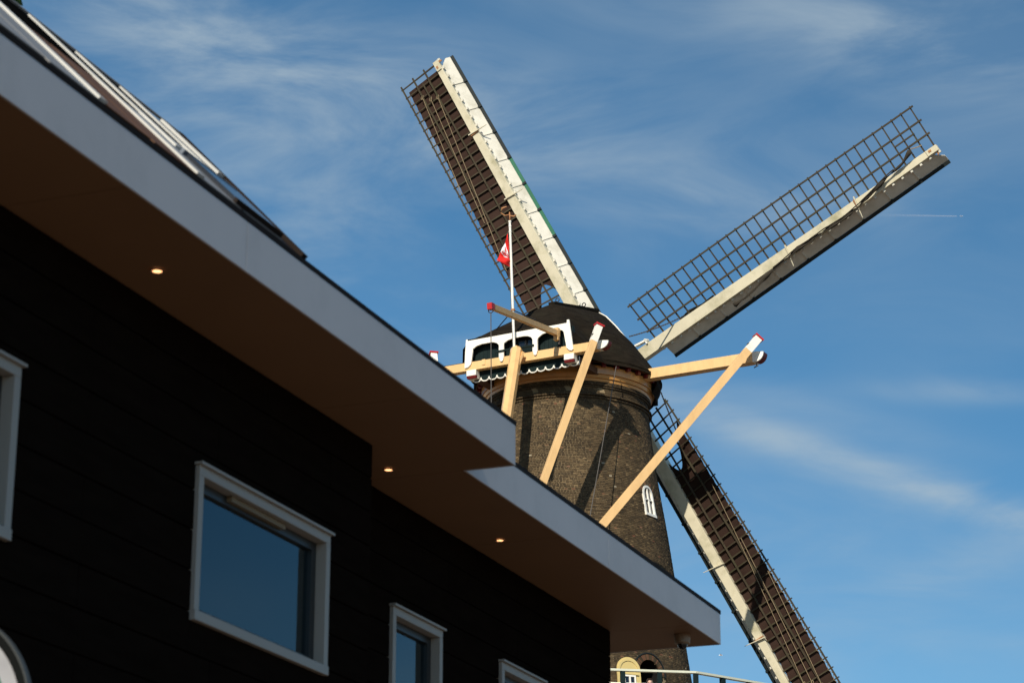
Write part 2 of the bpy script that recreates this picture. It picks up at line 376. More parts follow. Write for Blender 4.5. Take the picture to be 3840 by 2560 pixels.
# arch of voussoirs over the stage door and the window
def voussoirs(deg, spring, r0, r1, n, a0, a1):
    for i in range(n):
        a = R(a0 + (a1-a0)*(i+.5)/n); hw = (R(a1-a0)/n)/2*.80; P = []
        for dr in (-.02, .02):
            for rr, aa in ((r0, a-hw), (r1, a-hw), (r1, a+hw), (r0, a+hw)):
                P.append(onwall(deg + math.degrees(rr*math.cos(aa)/rad(spring)), spring + rr*math.sin(aa), dr))
        q = MB(); q.add(P, BF, 'brick', random.choice([.30, .5, .93, .94, .92, .6])); q.build('arch_brick', tower)
voussoirs(DOOR, DOOR_SPRING, .41, .585, 36, -6, 186)
q = MB(); A0 = [R(x) for x in range(-8, 189, 7)]              # dark lead-coloured drip moulding round the arch
P = []
for a in A0:
    for rr, dr in ((.60, -.02), (.632, -.02), (.632, .04), (.60, .04)):
        P.append(onwall(DOOR + math.degrees(rr*math.cos(a)/3.8), DOOR_SPRING + rr*math.sin(a), dr))
q.add(P, [(i*4+k, i*4+(k+1) % 4, i*4+4+(k+1) % 4, i*4+4+k) for i in range(len(A0)-1) for k in range(4)], 'edge'); q.build('drip_moulding', tower)

# cornice: plain frieze of bricks between two projecting mouldings
def ring_bricks(z0, z1, dr, ln, name, skip=()):
    q = MB(); z = z0
    while z < z1:
        d = 56 + random.random()*3
        while d < 246:
            if not any(abs(d-s) < 2.0 and z > 23.27 for s in skip):
                P = []
                hd = math.degrees(ln/2/(2.6+dr))
                for rr in (2.55, 2.60+dr+random.uniform(-.004, .004)):
                    for dd, zz in ((d-hd, z-.022), (d+hd, z-.022), (d+hd, z+.022), (d-hd, z+.022)):
                        P.append((rr*math.sin(R(dd)), rr*math.cos(R(dd)), zz+EYE))
                q.add(P, BF, 'brick', tone()*.8+.001)
            d += math.degrees((ln+.012)/(2.6+dr))
        z += PITCH
    tag(q.build(name, tower), kind='stuff')
ring_bricks(23.09, 23.14, .085, .08, 'cornice_brickwork'); ring_bricks(23.17, 23.22, .135, .08, 'cornice_brickwork')
ring_bricks(23.26, 23.45, .02, .17, 'frieze_brickwork', skip=(130, 154, 178, 202)); ring_bricks(23.47, 23.50, .06, .08, 'cornice_brickwork'); ring_bricks(23.53, 23.60, .10, .08, 'cornice_brickwork')

# arched window high on the tower
def arch_band(q, deg, spring, bottom, ro, ri, dr0, dr1, m, zb=None, rf=rad):
    path = [(1, bottom)] + [None]
    outer = [(ro, bottom)] + [(ro*math.cos(R(a)), spring+ro*math.sin(R(a))) for a in range(0, 181, 12)] + [(-ro, bottom)]
    inner = [(ri, bottom)] + [(ri*math.cos(R(a)), spring+ri*math.sin(R(a))) for a in range(0, 181, 12)] + [(-ri, bottom)]
    n = len(outer); P = []
    for dr in (dr0, dr1):
        for o_, i_ in zip(outer, inner):
            for s, z in (o_, i_): P.append(onwall(deg + math.degrees(s/rad((bottom+spring)/2)), z, dr))
    F = []
    for k in range(n-1):
        a, b2 = 2*k, 2*k+2
        F += [(a, a+1, b2+1, b2), (2*n+a, 2*n+b2, 2*n+b2+1, 2*n+a+1), (a, b2, 2*n+b2, 2*n+a), (a+1, 2*n+a+1, 2*n+b2+1, b2+1)]
    q.add(P, F, m)
def wall_bar(q, deg, s0, s1, z0, z1, dr0, dr1, m):
    P = []; rr = rad((z0+z1)/2)
    for dr in (dr0, dr1):
        P += [onwall(deg+math.degrees(s0/rr), z0, dr), onwall(deg+math.degrees(s1/rr), z0, dr), onwall(deg+math.degrees(s1/rr), z1, dr), onwall(deg+math.degrees(s0/rr), z1, dr)]
    q.hexa(P, m)
q = MB(); arch_band(q, WIN, 20.13, 19.44, .295, .225, -.05, .03, 'white'); wall_bar(q, WIN, -.30, .30, 19.40, 19.49, -.05, .045, 'white')
awin = q.build('arched_window', mill)
q = MB(); wall_bar(q, WIN, -.025, .025, 19.49, 20.37, -.03, .015, 'white'); q.build('muntin', awin)
q = MB(); wall_bar(q, WIN, -.225, -.027, 19.935, 19.965, -.025, .012, 'white'); wall_bar(q, WIN, .027, .225, 19.935, 19.965, -.025, .012, 'white'); q.build('muntin', awin)
for s0, s1, z0, z1 in ((-.24, -.02, 19.47, 19.94), (.02, .24, 19.47, 19.94), (-.24, -.02, 19.96, 20.36), (.02, .24, 19.96, 20.36)):
    q = MB(); wall_bar(q, WIN, s0, s1, z0, z1, -.045, -.035, 'panel'); q.build('pane', awin)
voussoirs(WIN, 20.13, .31, .47, 20, 0, 180)

# yellow arched door leaf folded back against the wall
LEAF = 127.3
q = MB()
prof = [(-.39, DECK+.05), (.39, DECK+.05)] + [(.39*math.cos(R(a)), 14.19+.39*math.sin(R(a))) for a in range(0, 181, 12)]
rr = rad(14) + .10; tang = Vector((math.cos(R(LEAF)), -math.sin(R(LEAF)), 0)); nrm = Vector((math.sin(R(LEAF)), math.cos(R(LEAF)), 0)); lean = -.125
def leafpt(s, z, d=0.0):
    return nrm*(rr + (z-14)*lean + d) + tang*s + Vector((0, 0, z+EYE))
q.poly([leafpt(s, z) for s, z in prof], nrm*.05, 'yellow'); leaf = q.build('stage_door', mill)
leaf['label'] = 'yellow arched door leaf folded back against the brick wall'
q = MB(); n = 14
for d0, d1, ro, ri in ((.05, .075, .375, .30),):
    P = []
    for a in range(n+1):
        t = R(180*a/n)
        for r_, d_ in ((ro, d0), (ro, d1), (ri, d1), (ri, d0)): P.append(leafpt(r_*math.cos(t), 14.16+r_*math.sin(t), d_))
    q.add(P, [(i*4+k, i*4+(k+1) % 4, i*4+4+(k+1) % 4, i*4+4+k) for i in range(n) for k in range(4)], 'yellow')
q.build('door_moulding', leaf)
q = MB(); q.hexa([leafpt(-.30, 14.03, .05), leafpt(.30, 14.03, .05), leafpt(.30, 14.03, .10), leafpt(-.30, 14.03, .10), leafpt(-.30, 14.07, .05), leafpt(.30, 14.07, .05), leafpt(.30, 14.07, .10), leafpt(-.30, 14.07, .10)], 'yellow'); q.build('door_rail', leaf)
q = MB()
def leafbox(q, s0, s1, z0, z1, d0, d1, m):
    q.hexa([leafpt(s0, z0, d0), leafpt(s1, z0, d0), leafpt(s1, z0, d1), leafpt(s0, z0, d1), leafpt(s0, z1, d0), leafpt(s1, z1, d0), leafpt(s1, z1, d1), leafpt(s0, z1, d1)], m)
for s0, s1, z0, z1 in ((-.20, .20, 13.97, 14.02), (-.20, .20, 13.50, 13.55), (-.20, -.155, 13.55, 13.97), (.155, .20, 13.55, 13.97), (-.025, .025, 13.55, 13.97)):
    leafbox(q, s0, s1, z0, z1, .05, .09, 'white')
dw = q.build('door_window', leaf)
for s0, s1 in ((-.155, -.025), (.025, .155)):
    q = MB(); leafbox(q, s0, s1, 13.55, 13.97, .05, .06, 'panel'); q.build('pane', dw) if False else q.build('door_pane', leaf)

# curb ring and eaves
q = MB(); q.lathe([(2.60, 23.62), (2.70, 23.62), (2.72, 23.70), (2.70, 23.71), (2.76, 23.72), (2.79, 23.82), (2.77, 23.83), (2.83, 23.84), (2.83, 24.10), (2.4, 24.12)], 'curb', 120, c=(0, 0, EYE))
q.build('curb_ring', mill, smooth=False)

# cap ---------------------------------------------------------------
RC = 3.08
G = [(0, 1.0), (.16, .93), (.33, .80), (.494, .649), (.633, .513), (.773, .331), (.857, .224), (.938, .104), (1.0, 0.0)]
def g(s):
    s = min(1, abs(s))
    for (a, b_), (c, d) in zip(G, G[1:]):
        if s <= c: return b_ + (d-b_)*(s-a)/(c-a)
    return 0
def ridge(y): return 26.8 + (y+1.08)*.232
def ze(y): return 24.22 + .04*max(-2, min(2, y))
def wc(y):
    if y > -2.0: return math.sqrt(max(.01, RC*RC - y*y))
    t = (-2.0-y)/1.6; w0 = math.sqrt(RC*RC-4); return w0 + (1.93-w0)*(t*t*(3-2*t))
def wd(y):
    if y > -2.0: return math.sqrt(max(.01, RC*RC - y*y))
    return 2.342 + .05*(-2.0-y)
def hip(y): return 25.02 + (y+3.62)*.705
YS = [-3.62 + .16*i for i in range(36)] + [2.15]
YS = sorted(set(round(y, 3) for y in YS if y <= 2.15)); SS = [i/18 for i in range(-18, 19)]
V = []; F = []; n = len(SS)
for y in YS:
    for s in SS:
        x = s*wc(y); zz = ze(y) + (ridge(y)-ze(y))*g(x/wd(y)) if abs(s) < 1 else ze(y)+(ridge(y)-ze(y))*g(min(1, wc(y)/wd(y)))
        V.append(W(y, x, min(hip(y), zz)))
for j in range(len(YS)-1):
    for i in range(n-1): F.append((j*n+i, j*n+i+1, (j+1)*n+i+1, (j+1)*n+i))
# side skirts down to the eaves line and front wall
k0 = len(V)
for y in YS:
    for s in (-1, 1): V.append(W(y, s*(wc(y)+.01), ze(y)-.06))
for j in range(len(YS)-1):
    F.append((j*n, (j+1)*n, k0+2*(j+1), k0+2*j)); F.append((j*n+n-1, k0+2*j+1, k0+2*(j+1)+1, (j+1)*n+n-1))
q = MB(); q.add(V, F, 'roof'); cap = q.build('cap', mill, smooth=False)
cap.data.polygons.foreach_set('use_smooth', [True]*len(cap.data.polygons))
# front weatherboarding and white verge
yf = 2.15; pr = [(s*wc(yf), ze(yf)+(ridge(yf)-ze(yf))*g(s*wc(yf)/wd(yf))) for s in SS]
q = MB(); q.poly([W(yf+.02, x, z-.02) for x, z in pr] + [W(yf+.02, pr[-1][0], 23.9), W(yf+.02, pr[0][0], 23.9)], (0, .08, 0), 'dgreen'); q.build('front_boarding', cap)
q = MB()
for (x0, z0), (x1, z1) in zip(pr, pr[1:]): q.bar(W(yf+.06, x0, z0+.01), W(yf+.06, x1, z1+.01), .045, .05, 'white')
q.build('verge_board', cap)
q = MB(); q.bar(W(-1.15, 0, ridge(-1.15)+.0), W(2.2, 0, ridge(2.2)+.02), .22, .10, 'roof'); q.build('ridge_capping', cap)
for y in (-.72, 1.25):                                      # iron eyes on the ridge
    q = MB(); q.tube([W(y+.0, .065*math.cos(R(a)), ridge(y)+.16+.065*math.sin(R(a))) for a in range(0, 361, 30)], .018, 'chain', 5); q.bar(W(y, 0, ridge(y)), W(y, 0, ridge(y)+.10), .03, .03, 'chain'); q.build('ridge_eye', cap)
# front lower apron that hangs below the eaves on the sail side
q = MB(); q.lathe([(3.04, 24.22), (3.02, 23.98), (2.86, 23.72), (2.84, 23.95), (2.9, 24.2)], 'roof', 40, R(20), R(82), c=(0, 0, EYE)); q.build('front_apron', cap)
q = MB(); q.lathe([(2.55, 24.24), (3.02, 24.16)], 'underside', 100, c=(0, 0, EYE)); q.lathe([(3.02, 24.16), (3.07, 24.19), (3.09, 24.25)], 'roof', 100, c=(0, 0, EYE)); q.build('eaves_soffit', cap)
for k in range(38):                                          # rafter ends under the eaves, red tips
    a = R(20 + k*9.2)
    if 160 < math.degrees(a) % 360 < 208: continue
    t = Vector((math.sin(a), math.cos(a), 0)); p0 = t*2.5 + Vector((0, 0, 24.18+EYE)); p1 = t*2.86 + Vector((0, 0, 24.11+EYE)); p2 = t*2.97 + Vector((0, 0, 24.10+EYE))
    q = MB(); q.bar(p0, p1, .11, .12, 'underside'); q.bar(p1, p2, .13, .12, 'darkred'); q.build('rafter_end', cap)

# rear of the cap: green boarding, white arched frame, beam, scallops
q = MB(); q.hexa([W(-3.42, -1.92, 23.95), W(-3.42, 1.98, 23.95), W(-3.30, 1.98, 23.95), W(-3.30, -1.92, 23.95), W(-3.42, -1.86, 25.0), W(-3.42, 1.90, 25.0), W(-3.30, 1.90, 25.0), W(-3.30, -1.86, 25.0)], 'dgreen'); rear = q.build('rear_wall', mill)
x = -1.84
while x < 1.80:
    if not (-.46 < x+.07 < .66):
        q = MB(); q.box(x, x+.138, -3.445, -3.425, 24.22+EYE, 24.93+EYE, 'dgreen'); q.build('rear_plank', rear)
    x += .145
q = MB(); q.box(-.45, .65, -3.45, -3.425, 24.22+EYE, 24.52+EYE, 'dgreen'); q.box(-.45, .65, -3.435, -3.422, 24.52+EYE, 24.92+EYE, 'void'); q.build('hatch_door', rear)
for x0 in (-.36, .0, .33):
    q = MB(); q.box(x0, x0+.27, -3.452, -3.44, 24.56+EYE, 24.80+EYE, 'panel'); q.build('hatch_pane', rear)
q = MB(); q.bar(W(-3.70, -.70, 24.465), W(-3.70, .67, 24.475), .05, .05, 'dgreen'); q.build('hatch_bar', rear)
FR = -3.68
ol = [(-1.77, 25.03), (1.83, 25.07), (1.88, 25.07)]
ol = [(-1.78, 25.05), (-1.72, 25.05), (-1.72, 25.00), (1.82, 25.03), (1.82, 25.13), (1.90, 25.13),
      (2.035, 24.14), (1.98, 24.10), (1.90, 24.12), (1.80, 24.22), (1.79, 24.30), (1.71, 24.74), (1.66, 24.81), (1.55, 24.845), (1.20, 24.845), (.96, 24.80), (.83, 24.72), (.785, 24.66),
      (.785, 24.28), (.765, 24.24), (.75, 24.17), (.70, 24.14), (.65, 24.17), (.63, 24.25), (.61, 24.29), (.61, 24.68), (.56, 24.76), (.44, 24.82), (.30, 24.84), (-.10, 24.83), (-.28, 24.79), (-.40, 24.72), (-.415, 24.66),
      (-.415, 24.27), (-.43, 24.22), (-.45, 24.15), (-.50, 24.12), (-.55, 24.15), (-.57, 24.23), (-.59, 24.27), (-.59, 24.68), (-.66, 24.76), (-.80, 24.82), (-1.20, 24.82), (-1.40, 24.78), (-1.53, 24.70), (-1.535, 24.60),
      (-1.59, 24.24), (-1.62, 24.18), (-1.72, 24.11), (-1.83, 24.10), (-1.81, 24.6)]
q = MB(); q.poly([W(FR, e, z) for e, z in ol], (0, .05, 0), 'white'); q.build('arched_frame', rear)
q = MB(); q.bar(W(-3.55, -1.75, 25.02), W(-3.55, 1.84, 25.05), .24, .05, 'roof'); q.build('rear_eaves_edge', cap)

# short cross beam
bz, bh = 24.155, .27
q = MB(); q.box(-3.04, 2.84, -3.63, -3.37, bz-bh/2+EYE, bz+bh/2+EYE, 'ochre')
def beam_end(q, x0, x1, y0, y1, z0, z1, sgn):                # white end with a rounded red nose
    q.box(min(x0, x0+sgn*.12), max(x0, x0+sgn*.12), y0, y1, z0, z1, 'white')
    R_ = z1-z0; pts = [(x0+sgn*.12, z1)] + [(x0+sgn*(.12+.26*math.cos(R(t))), z1-.04-(R_-.04)*math.sin(R(t))) for t in range(0, 91, 15)] + [(x0+sgn*.12, z0)]
    q.poly([(x, y0, z) for x, z in pts], (0, .05, 0), 'white')
    q.poly([(x, y0+.052, z) for x, z in pts], (0, y1-y0-.052, 0), 'darkred')
beam_end(q, 2.842, 3.1, -3.63, -3.37, bz-bh/2+EYE, bz+bh/2+EYE, 1); beam_end(q, -3.042, -3.1, -3.63, -3.37, bz-bh/2+EYE, bz+bh/2+EYE, -1)
for x0 in (-1.22, 1.34): q.box(x0, x0+.12, -3.652, -3.631, bz-.03+EYE, bz+.15+EYE, 'ochre')
q.box(-3.0, -1.9, -3.60, -3.40, bz+bh/2+EYE+.001, bz+bh/2+.03+EYE, 'edge')
q.build('short_cross_beam', mill, bevel=.008)
for xc in (-1.60, 1.87):                                     # ends of the sheers below the beam
    q = MB(); q.box(xc-.17, xc+.17, -3.66, -3.22, 23.83+EYE, 24.018+EYE, 'white'); q.box(xc-.165, xc+.165, -3.219, -1.9, 23.80+EYE, 24.018+EYE, 'underside')
    q.hexa([(xc-.17, -3.62, 23.745+EYE), (xc+.17, -3.62, 23.745+EYE), (xc+.17, -3.56, 23.745+EYE), (xc-.17, -3.56, 23.745+EYE), (xc-.17, -3.658, 23.829+EYE), (xc+.17, -3.658, 23.829+EYE), (xc+.17, -3.56, 23.829+EYE), (xc-.17, -3.56, 23.829+EYE)], 'darkred')
    q.box(xc-.169, xc+.169, -3.559, -3.22, 23.75+EYE, 23.829+EYE, 'white')
    q.build('sheer_end', mill, bevel=.006)
# scalloped skirt
q = MB(); pts = [(-1.66, 24.02), (2.08, 24.02)]; trim = []
e = 2.08; nS = 13; wS = (2.08+1.66)/nS; ZB = 23.80
for k in range(nS):
    c_ = e - wS/2
    for a in range(0, 181, 15):
        x_, z_ = c_ + wS/2*math.cos(R(a)), ZB - .125*math.sin(R(a))**.8 + .01*(c_)/2
        pts.append((x_, z_)); trim.append((x_, z_))
    e -= wS
q.poly([W(-3.40, a, z) for a, z in pts], (0, .04, 0), 'dgreen'); sk = q.build('scalloped_skirt', mill)
q = MB(); q.tube([W(-3.41, a, z) for a, z in trim], .022, 'white', 6); q.build('scallop_edging', sk)
# long cross beam through the cap
lz = 24.20
q = MB(); q.box(-6.6, 6.58, -.17, .17, lz-.165+EYE, lz+.165+EYE, 'ochre')
beam_end(q, 6.582, 6.9, -.17, .17, lz-.165+EYE, lz+.165+EYE, 1); beam_end(q, -6.602, -6.9, -.17, .17, lz-.165+EYE, lz+.165+EYE, -1)
q.tube([W(.0, 6.66, 24.04), W(.02, 6.64, 23.94), W(-.05, 6.72, 23.93), W(-.1, 6.60, 23.86)], .02, 'chain', 5)
q.build('long_cross_beam', mill, bevel=.008)

# tail pole and braces
FOOT = W(-7.0, .10, 13.0)
def brace(name, top, foot, wd_, white_len):
    top, foot = Vector(top), Vector(foot); d = (foot-top).normalized(); p = top + d*white_len
    q = MB(); q.bar(p, foot, wd_, wd_, 'ochre'); o = q.build(name, mill, bevel=.006)
    q = MB(); q.bar(top, p - d*.001, wd_, wd_, 'white'); q.build('white_brace_head', o, bevel=.006)
    x = d.cross(Vector((0, 0, 1))).normalized(); u = x.cross(d)
    q = MB(); q.bar(top - d*.055, top - d*.002, wd_+.07, wd_+.07, 'red'); q.build('red_brace_cap', o, bevel=.006)
    q = MB(); m_ = top + d*.36; q.tube([m_ + u*.11 - x*.10, m_ + u*.14 + x*.02, m_ + u*.13 + x*.10], .018, 'chain', 5); q.build('iron_cleat', o)
brace('tail_brace', W(-3.76, 2.97, 24.70), FOOT + Vector((.12, .1, .2)), .21, .56)
brace('tail_brace', W(-3.76, -2.93, 24.70), FOOT + Vector((-.12, .1, .2)), .21, .56)
brace('tail_brace', W(-.30, 6.84, 24.72), FOOT + Vector((.2, .15, .4)), .25, .58)
brace('tail_brace', W(-.30, -6.84, 24.72), FOOT + Vector((-.2, .15, .4)), .25, .58)
q = MB(); q.bar(W(-3.78, .12, 24.48), FOOT, .37, .37, 'ochre_glossy', up=(-.5, -.55, .2)); tp = q.build('tail_pole', mill)
bv = tp.modifiers.new('bevel', 'BEVEL'); bv.width = .12; bv.segments = 1
q = MB(); q.bar(W(-3.80, .34, 24.26), W(-4.05, .20, 23.55), .07, .07, 'ochre_glossy'); q.build('tail_pole_strap', mill)

# hoist beam swung out to the left with its rope
HB, HT = W(-3.80, 1.52, 24.70), W(-8.3, 1.67, 24.12)
q = MB(); q.bar(HB, HT, .14, .17, 'hoist_wood'); hoist = q.build('hoist_beam', mill, bevel=.006)
d = (HT-HB).normalized()
q = MB(); q.bar(HT - d*.02, HT + d*.18, .16, .19, 'red'); q.build('red_hoist_tip', hoist)
q = MB(); q.bar(HB - d*.02 + Vector((0, 0, -.24)), HB - d*.02 + Vector((0, 0, .16)), .16, .16, 'hoist_wood'); q.bar(HB + Vector((0.06, .06, -.36)), HB + Vector((0.06, .06, -.1)), .05, .05, 'chain'); q.build('hoist_pivot', hoist)
hp = HT + d*.08
q = MB(); q.tube([hp + Vector((-.08, 0, -.08)), hp + Vector((-.07, 0, -.17)), hp + Vector((0, 0, -.21)), hp + Vector((.07, 0, -.17)), hp + Vector((.08, 0, -.08))], .016, 'chain', 5); q.build('hoist_shackle', hoist)
q = MB(); q.tube([hp + Vector((0, 0, -.19)), hp + Vector((0.02, 0.05, -6)), hp + Vector((.03, .1, -11.6))], .015, 'wire', 5); q.build('hoist_rope', hoist)
# grey cable beside the cap and the chain end that hangs from it
q = MB(); c0 = W(-1.62, 2.55, 24.2); c1 = W(-.30, 6.84, 24.72).lerp(FOOT + Vector((.2, .15, .4)), .628); q.tube([c0, c0.lerp(c1, .5), c1], .014, 'wire', 5); q.build('brake_rope', mill)
q = MB(); bd_ = (FOOT + Vector((.2, .15, .4)) - W(-.30, 6.84, 24.72)).normalized(); q.bar(c1 - bd_*.03, c1 + bd_*.03, .275, .275, 'rust'); q.build('rope_lashing', mill)

# stage with railing
SR, SA, ZR = 8.18, 127.6, 13.35
def sv(k, r, z): a = R(SA + 30*k); return Vector((r*math.sin(a), r*math.cos(a), z + EYE))
q = MB()
q.add([sv(k, SR+.15, DECK-.12) for k in range(12)] + [sv(k, SR+.15, DECK) for k in range(12)] + [sv(k, 4.0, DECK) for k in range(12)] + [sv(k, 4.0, DECK-.12) for k in range(12)],
      [(k, (k+1) % 12, 12+(k+1) % 12, 12+k) for k in range(12)] + [(12+k, 12+(k+1) % 12, 24+(k+1) % 12, 24+k) for k in range(12)] + [(k, 36+k, 36+(k+1) % 12, (k+1) % 12) for k in range(12)], 'deck')
stage = q.build('stage', mill)
for k in range(12):
    q = MB(); q.bar(sv(k, SR-.2, DECK-.13), sv(k, 4.75, DECK-4.2), .2, .2, 'deck'); q.build('stage_strut', stage)
    a, c = sv(k, SR, ZR), sv(k+1, SR, ZR)
    q = MB(); q.bar(a, c, .15, .06, 'rail'); q.build('top_rail', stage)
    dn = Vector((0, 0, -1))
    q = MB(); q.bar(a + dn*.50, c + dn*.50, .035, .30, 'white'); q.build('rail_board', stage)
    for i in range(4):
        p = a + (c-a)*(i/4)
        q = MB(); q.bar(p + dn*1.1, p + dn*.031, .13, .13, 'dgreen', up=(c-a)); q.build('rail_post', stage)

# windshaft and poll end
TAU = R(11.88); TH = R(24.753)
n_ = Vector((0, math.cos(TAU), math.sin(TAU))); HUB = W(3.45, 0, 25.6122)
q = MB(); q.tube([HUB - n_*5.5, HUB - n_*.6], .30, 'stock', 12); q.bar(HUB - n_*.62, HUB + n_*.55, .72, .72, 'white', up=(math.sin(TH), 0, math.cos(TH))); q.build('windshaft', mill)

# sails ----------------------------------------------------------------
e_ = Vector((1, 0, 0)); v_ = Vector((0, -math.sin(TAU), math.cos(TAU)))
U1 = -math.sin(TH)*e_ + math.cos(TH)*v_; U2 = math.cos(TH)*e_ + math.sin(TH)*v_
def make_sail(U, Wd, label, cloth, green=False, off=0.0):
    """U radial, Wd towards the lattice side, n_ away from the tower"""
    def tw(r): return R(26)*max(0, min(1, (13.3-r)/11.2))**1.25
    def P(r, wv, d=0.0):
        t = tw(r); return HUB + n_*(off + d*math.cos(t) - wv*math.sin(t)) + U*r + Wd*(wv*math.cos(t) + d*math.sin(t)*.3)
    def S(r, wv, d): return HUB + n_*(off+d) + U*r + Wd*wv
    # stock
    q = MB(); st = [(-.2, .21, .20), (3.2, .20, .19), (9.0, .155, .14), (13.5, .105, .09)]
    Pts = []
    for r, hw, hd in st:
        for sw, sd in ((-1, -1), (1, -1), (1, 1), (-1, 1)): Pts.append(S(r, sw*hw, sd*hd))
    Fs = [(0, 1, 2, 3), (12, 15, 14, 13)]
    for j in range(3):
        for k in range(4): Fs.append((j*4+k, j*4+(k+1) % 4, j*4+4+(k+1) % 4, j*4+4+k))
    q.add(Pts, Fs, 'stock'); sail = q.build('sail', mill, bevel=.01); sail['label'] = label
    q = MB(); q.bar(S(1.3, .36, -.15), S(1.78, .30, -.15), .06, .22, 'white', up=n_); q.bar(S(1.72, .36, -.15), S(1.72, .18, -.15), .05, .22, 'white', up=n_); q.build('stock_clamp', sail)
    def hw(r): return .21 - (.105)*max(0, r)/13.5
    RS = [2.03 + .3675*i for i in range(32)]
    for i, r in enumerate(RS):
        q = MB(); q.bar(P(r, -hw(r)*.5, 0), P(r, 1.70, 0), .050, .055, 'lattice', up=n_, taper=.75); q.build('crossbar', sail)
    for wv, r0, r1, tk in ((1.63, RS[0]-.10, RS[-1]+.10, .055), (1.08, RS[0]-.10, RS[-1]+.10, .06), (.56, RS[0]-.10, RS[-1]+.10, .06)):
        q = MB(); pts = [P(r0 + (r1-r0)*k/16, wv, -.05) for k in range(17)]
        for k in range(16): q.bar(pts[k], pts[k+1] + (pts[k+1]-pts[k])*.02, tk, .035, 'lattice', up=n_)
        q.build('lath', sail)
    q = MB(); q.bar(P(12.35, .83, -.05), P(13.1, .83, -.05), .05, .035, 'lattice', up=n_); q.build('lath', sail)
    # leading boards, one between each pair of supports; they lean away from the tower
    BE = R(50); D1 = -Wd*math.cos(BE) + n_*math.sin(BE); N1 = -n_*math.cos(BE) - Wd*math.sin(BE)
    BE2 = R(12); D2 = -Wd*math.cos(BE2) + n_*math.sin(BE2); N2 = -n_*math.cos(BE2) - Wd*math.sin(BE2)
    LB = .50
    def Bp(r, l, d): return S(r, -hw(r)*.86, .02) + D1*l + N1*d
    def Ep(r, l, d): return S(r, -hw(r)*.86, .02) + D1*LB + D2*l + N2*d
    bset = [2.15 + (13.52-2.15)*k/10 for k in range(11)]
    for k in range(10):
        r0, r1 = bset[k], bset[k+1] - .012
        q = MB(); m_ = 4; pts = []
        for j in range(m_+1):
            r = r0 + (r1-r0)*j/m_; inn = 0
            if k == 9 and j > 2: inn = .30*((j-2.6)/1.4)**2
            for l, d in ((inn, .0), (LB, .0), (LB, -.03), (inn, -.03)): pts.append(Bp(r, l, d))
        Fs = [(0, 1, 2, 3), (m_*4, m_*4+3, m_*4+2, m_*4+1)] + [(j*4+a, j*4+(a+1) % 4, j*4+4+(a+1) % 4, j*4+4+a) for j in range(m_) for a in range(4)]
        q.add(pts, Fs, 'board'); q.build('leading_board', sail)
        q = MB(); col = 'bgreen' if (green and 3 <= k <= 5) else 'edge'; pts = []
        for j in range(m_+1):
            r = r0 + (r1-r0)*j/m_
            for l, d in ((.002, .012), (.125, .012), (.125, -.03), (.002, -.03)): pts.append(Ep(r, l, d))
        q.add(pts, Fs, col); q.build('leading_edge', sail)
        if 0 < k:
            q = MB(); q.bar(Bp(r0, .02, .015), Bp(r0, LB-.01, .015), .035, .03, 'board', up=N1); q.bar(Ep(r0, -.02, .03), Ep(r0, .13, .03), .075, .05, 'edge', up=N2); q.build('board_support', sail)
    for i, r in enumerate(RS):                                # painted ends of the crossbars
        q = MB(); q.bar(S(r+.06, -hw(r)-.002, -.03), S(r+.06, -hw(r)-.085, -.03), .075, .07, 'board', up=n_); q.build('bar_end', sail)
    for r, ang, ln in ((10.35, .35, .52), (7.55, .2, .62)):    # wooden cleats across the stock
        q = MB(); a = S(r, hw(r)+.06+.1*ang, -.16); c = S(r-.1, -.55, -.2)
        q.bar(a, c, .09, .04, 'stock', up=U, taper=.35); q.build('cleat', sail)
    q = MB()
    q.bar(S(13.1, .0, -.12), S(13.48, .0, -.11), .20, .02, 'stock', up=n_); q.bar(S(13.42, -.1, -.03), S(13.40, -.22, -.03), .05, .05, 'rust', up=n_); q.bar(S(13.18, .02, -.125), S(13.28, .02, -.125), .07, .03, 'rust', up=n_); q.build('tip_fitting', sail)
    q = MB(); q.bar(S(10.28, .16, -.13), S(10.28, -.16, -.13), .09, .03, 'rust', up=U); q.build('iron_band', sail)
    if cloth:
        q = MB(); NR, NW = 124, 16; V = []; F = []
        rt = 13.22; idx = {}
        for i in range(NR+1):
            for j in range(NW+1):
                u_ = j/NW; wv = .13 + (1.50-.13)*u_
                rb = 3.45 + (.65*math.sin(min(1, u_/.62)*math.pi)**1.0 if u_ < .62 else -.75*((u_-.62)/.38))
                r = rt + (rb-rt)*i/NR
                ph = (r-2.03)/.3675; bul = .035*(1-abs(math.cos(math.pi*ph))**.6)
                fold = (.05*math.sin(9*wv + 3*r) + .04*math.sin(23*wv-5*r))*max(0, 1-(r-3.0)/2.2) if r < 5.2 else 0
                edge = .012*math.sin(r*17.1)*(1 if j in (0, NW) else 0) - (.02*abs(math.sin(math.pi*ph))*(1 if j == 0 else 0))
                V.append(P(r, wv - edge, .062 - bul*.55 + fold*.6))
        for i in range(NR):
            for j in range(NW): F.append((i*(NW+1)+j, i*(NW+1)+j+1, (i+1)*(NW+1)+j+1, (i+1)*(NW+1)+j))
        q.add(V, F, 'cloth'); q.build('sail_cloth', sail, smooth=True)
        for a, c, dd in (((12.65, 1.08), (8.6, 1.50), -.10), ((12.4, .83), (7.2, 1.28), -.10), ((12.3, .56), (5.2, 1.42), -.10)):
            q = MB(); pts = []
            for k in range(13):
                t = k/12; pts.append(P(a[0]+(c[0]-a[0])*t, a[1]+(c[1]-a[1])*t, dd - .015*math.sin(t*math.pi)))
            q.tube(pts, .011, 'rope', 5); q.build('sail_rope', sail)
            q = MB(); kx = [P(a[0]+.06*math.cos(t*1.3), a[1]+.07*math.sin(t), dd) for t in range(0, 9)]; q.tube(kx, .012, 'rope', 5); q.build('rope_knot', sail)
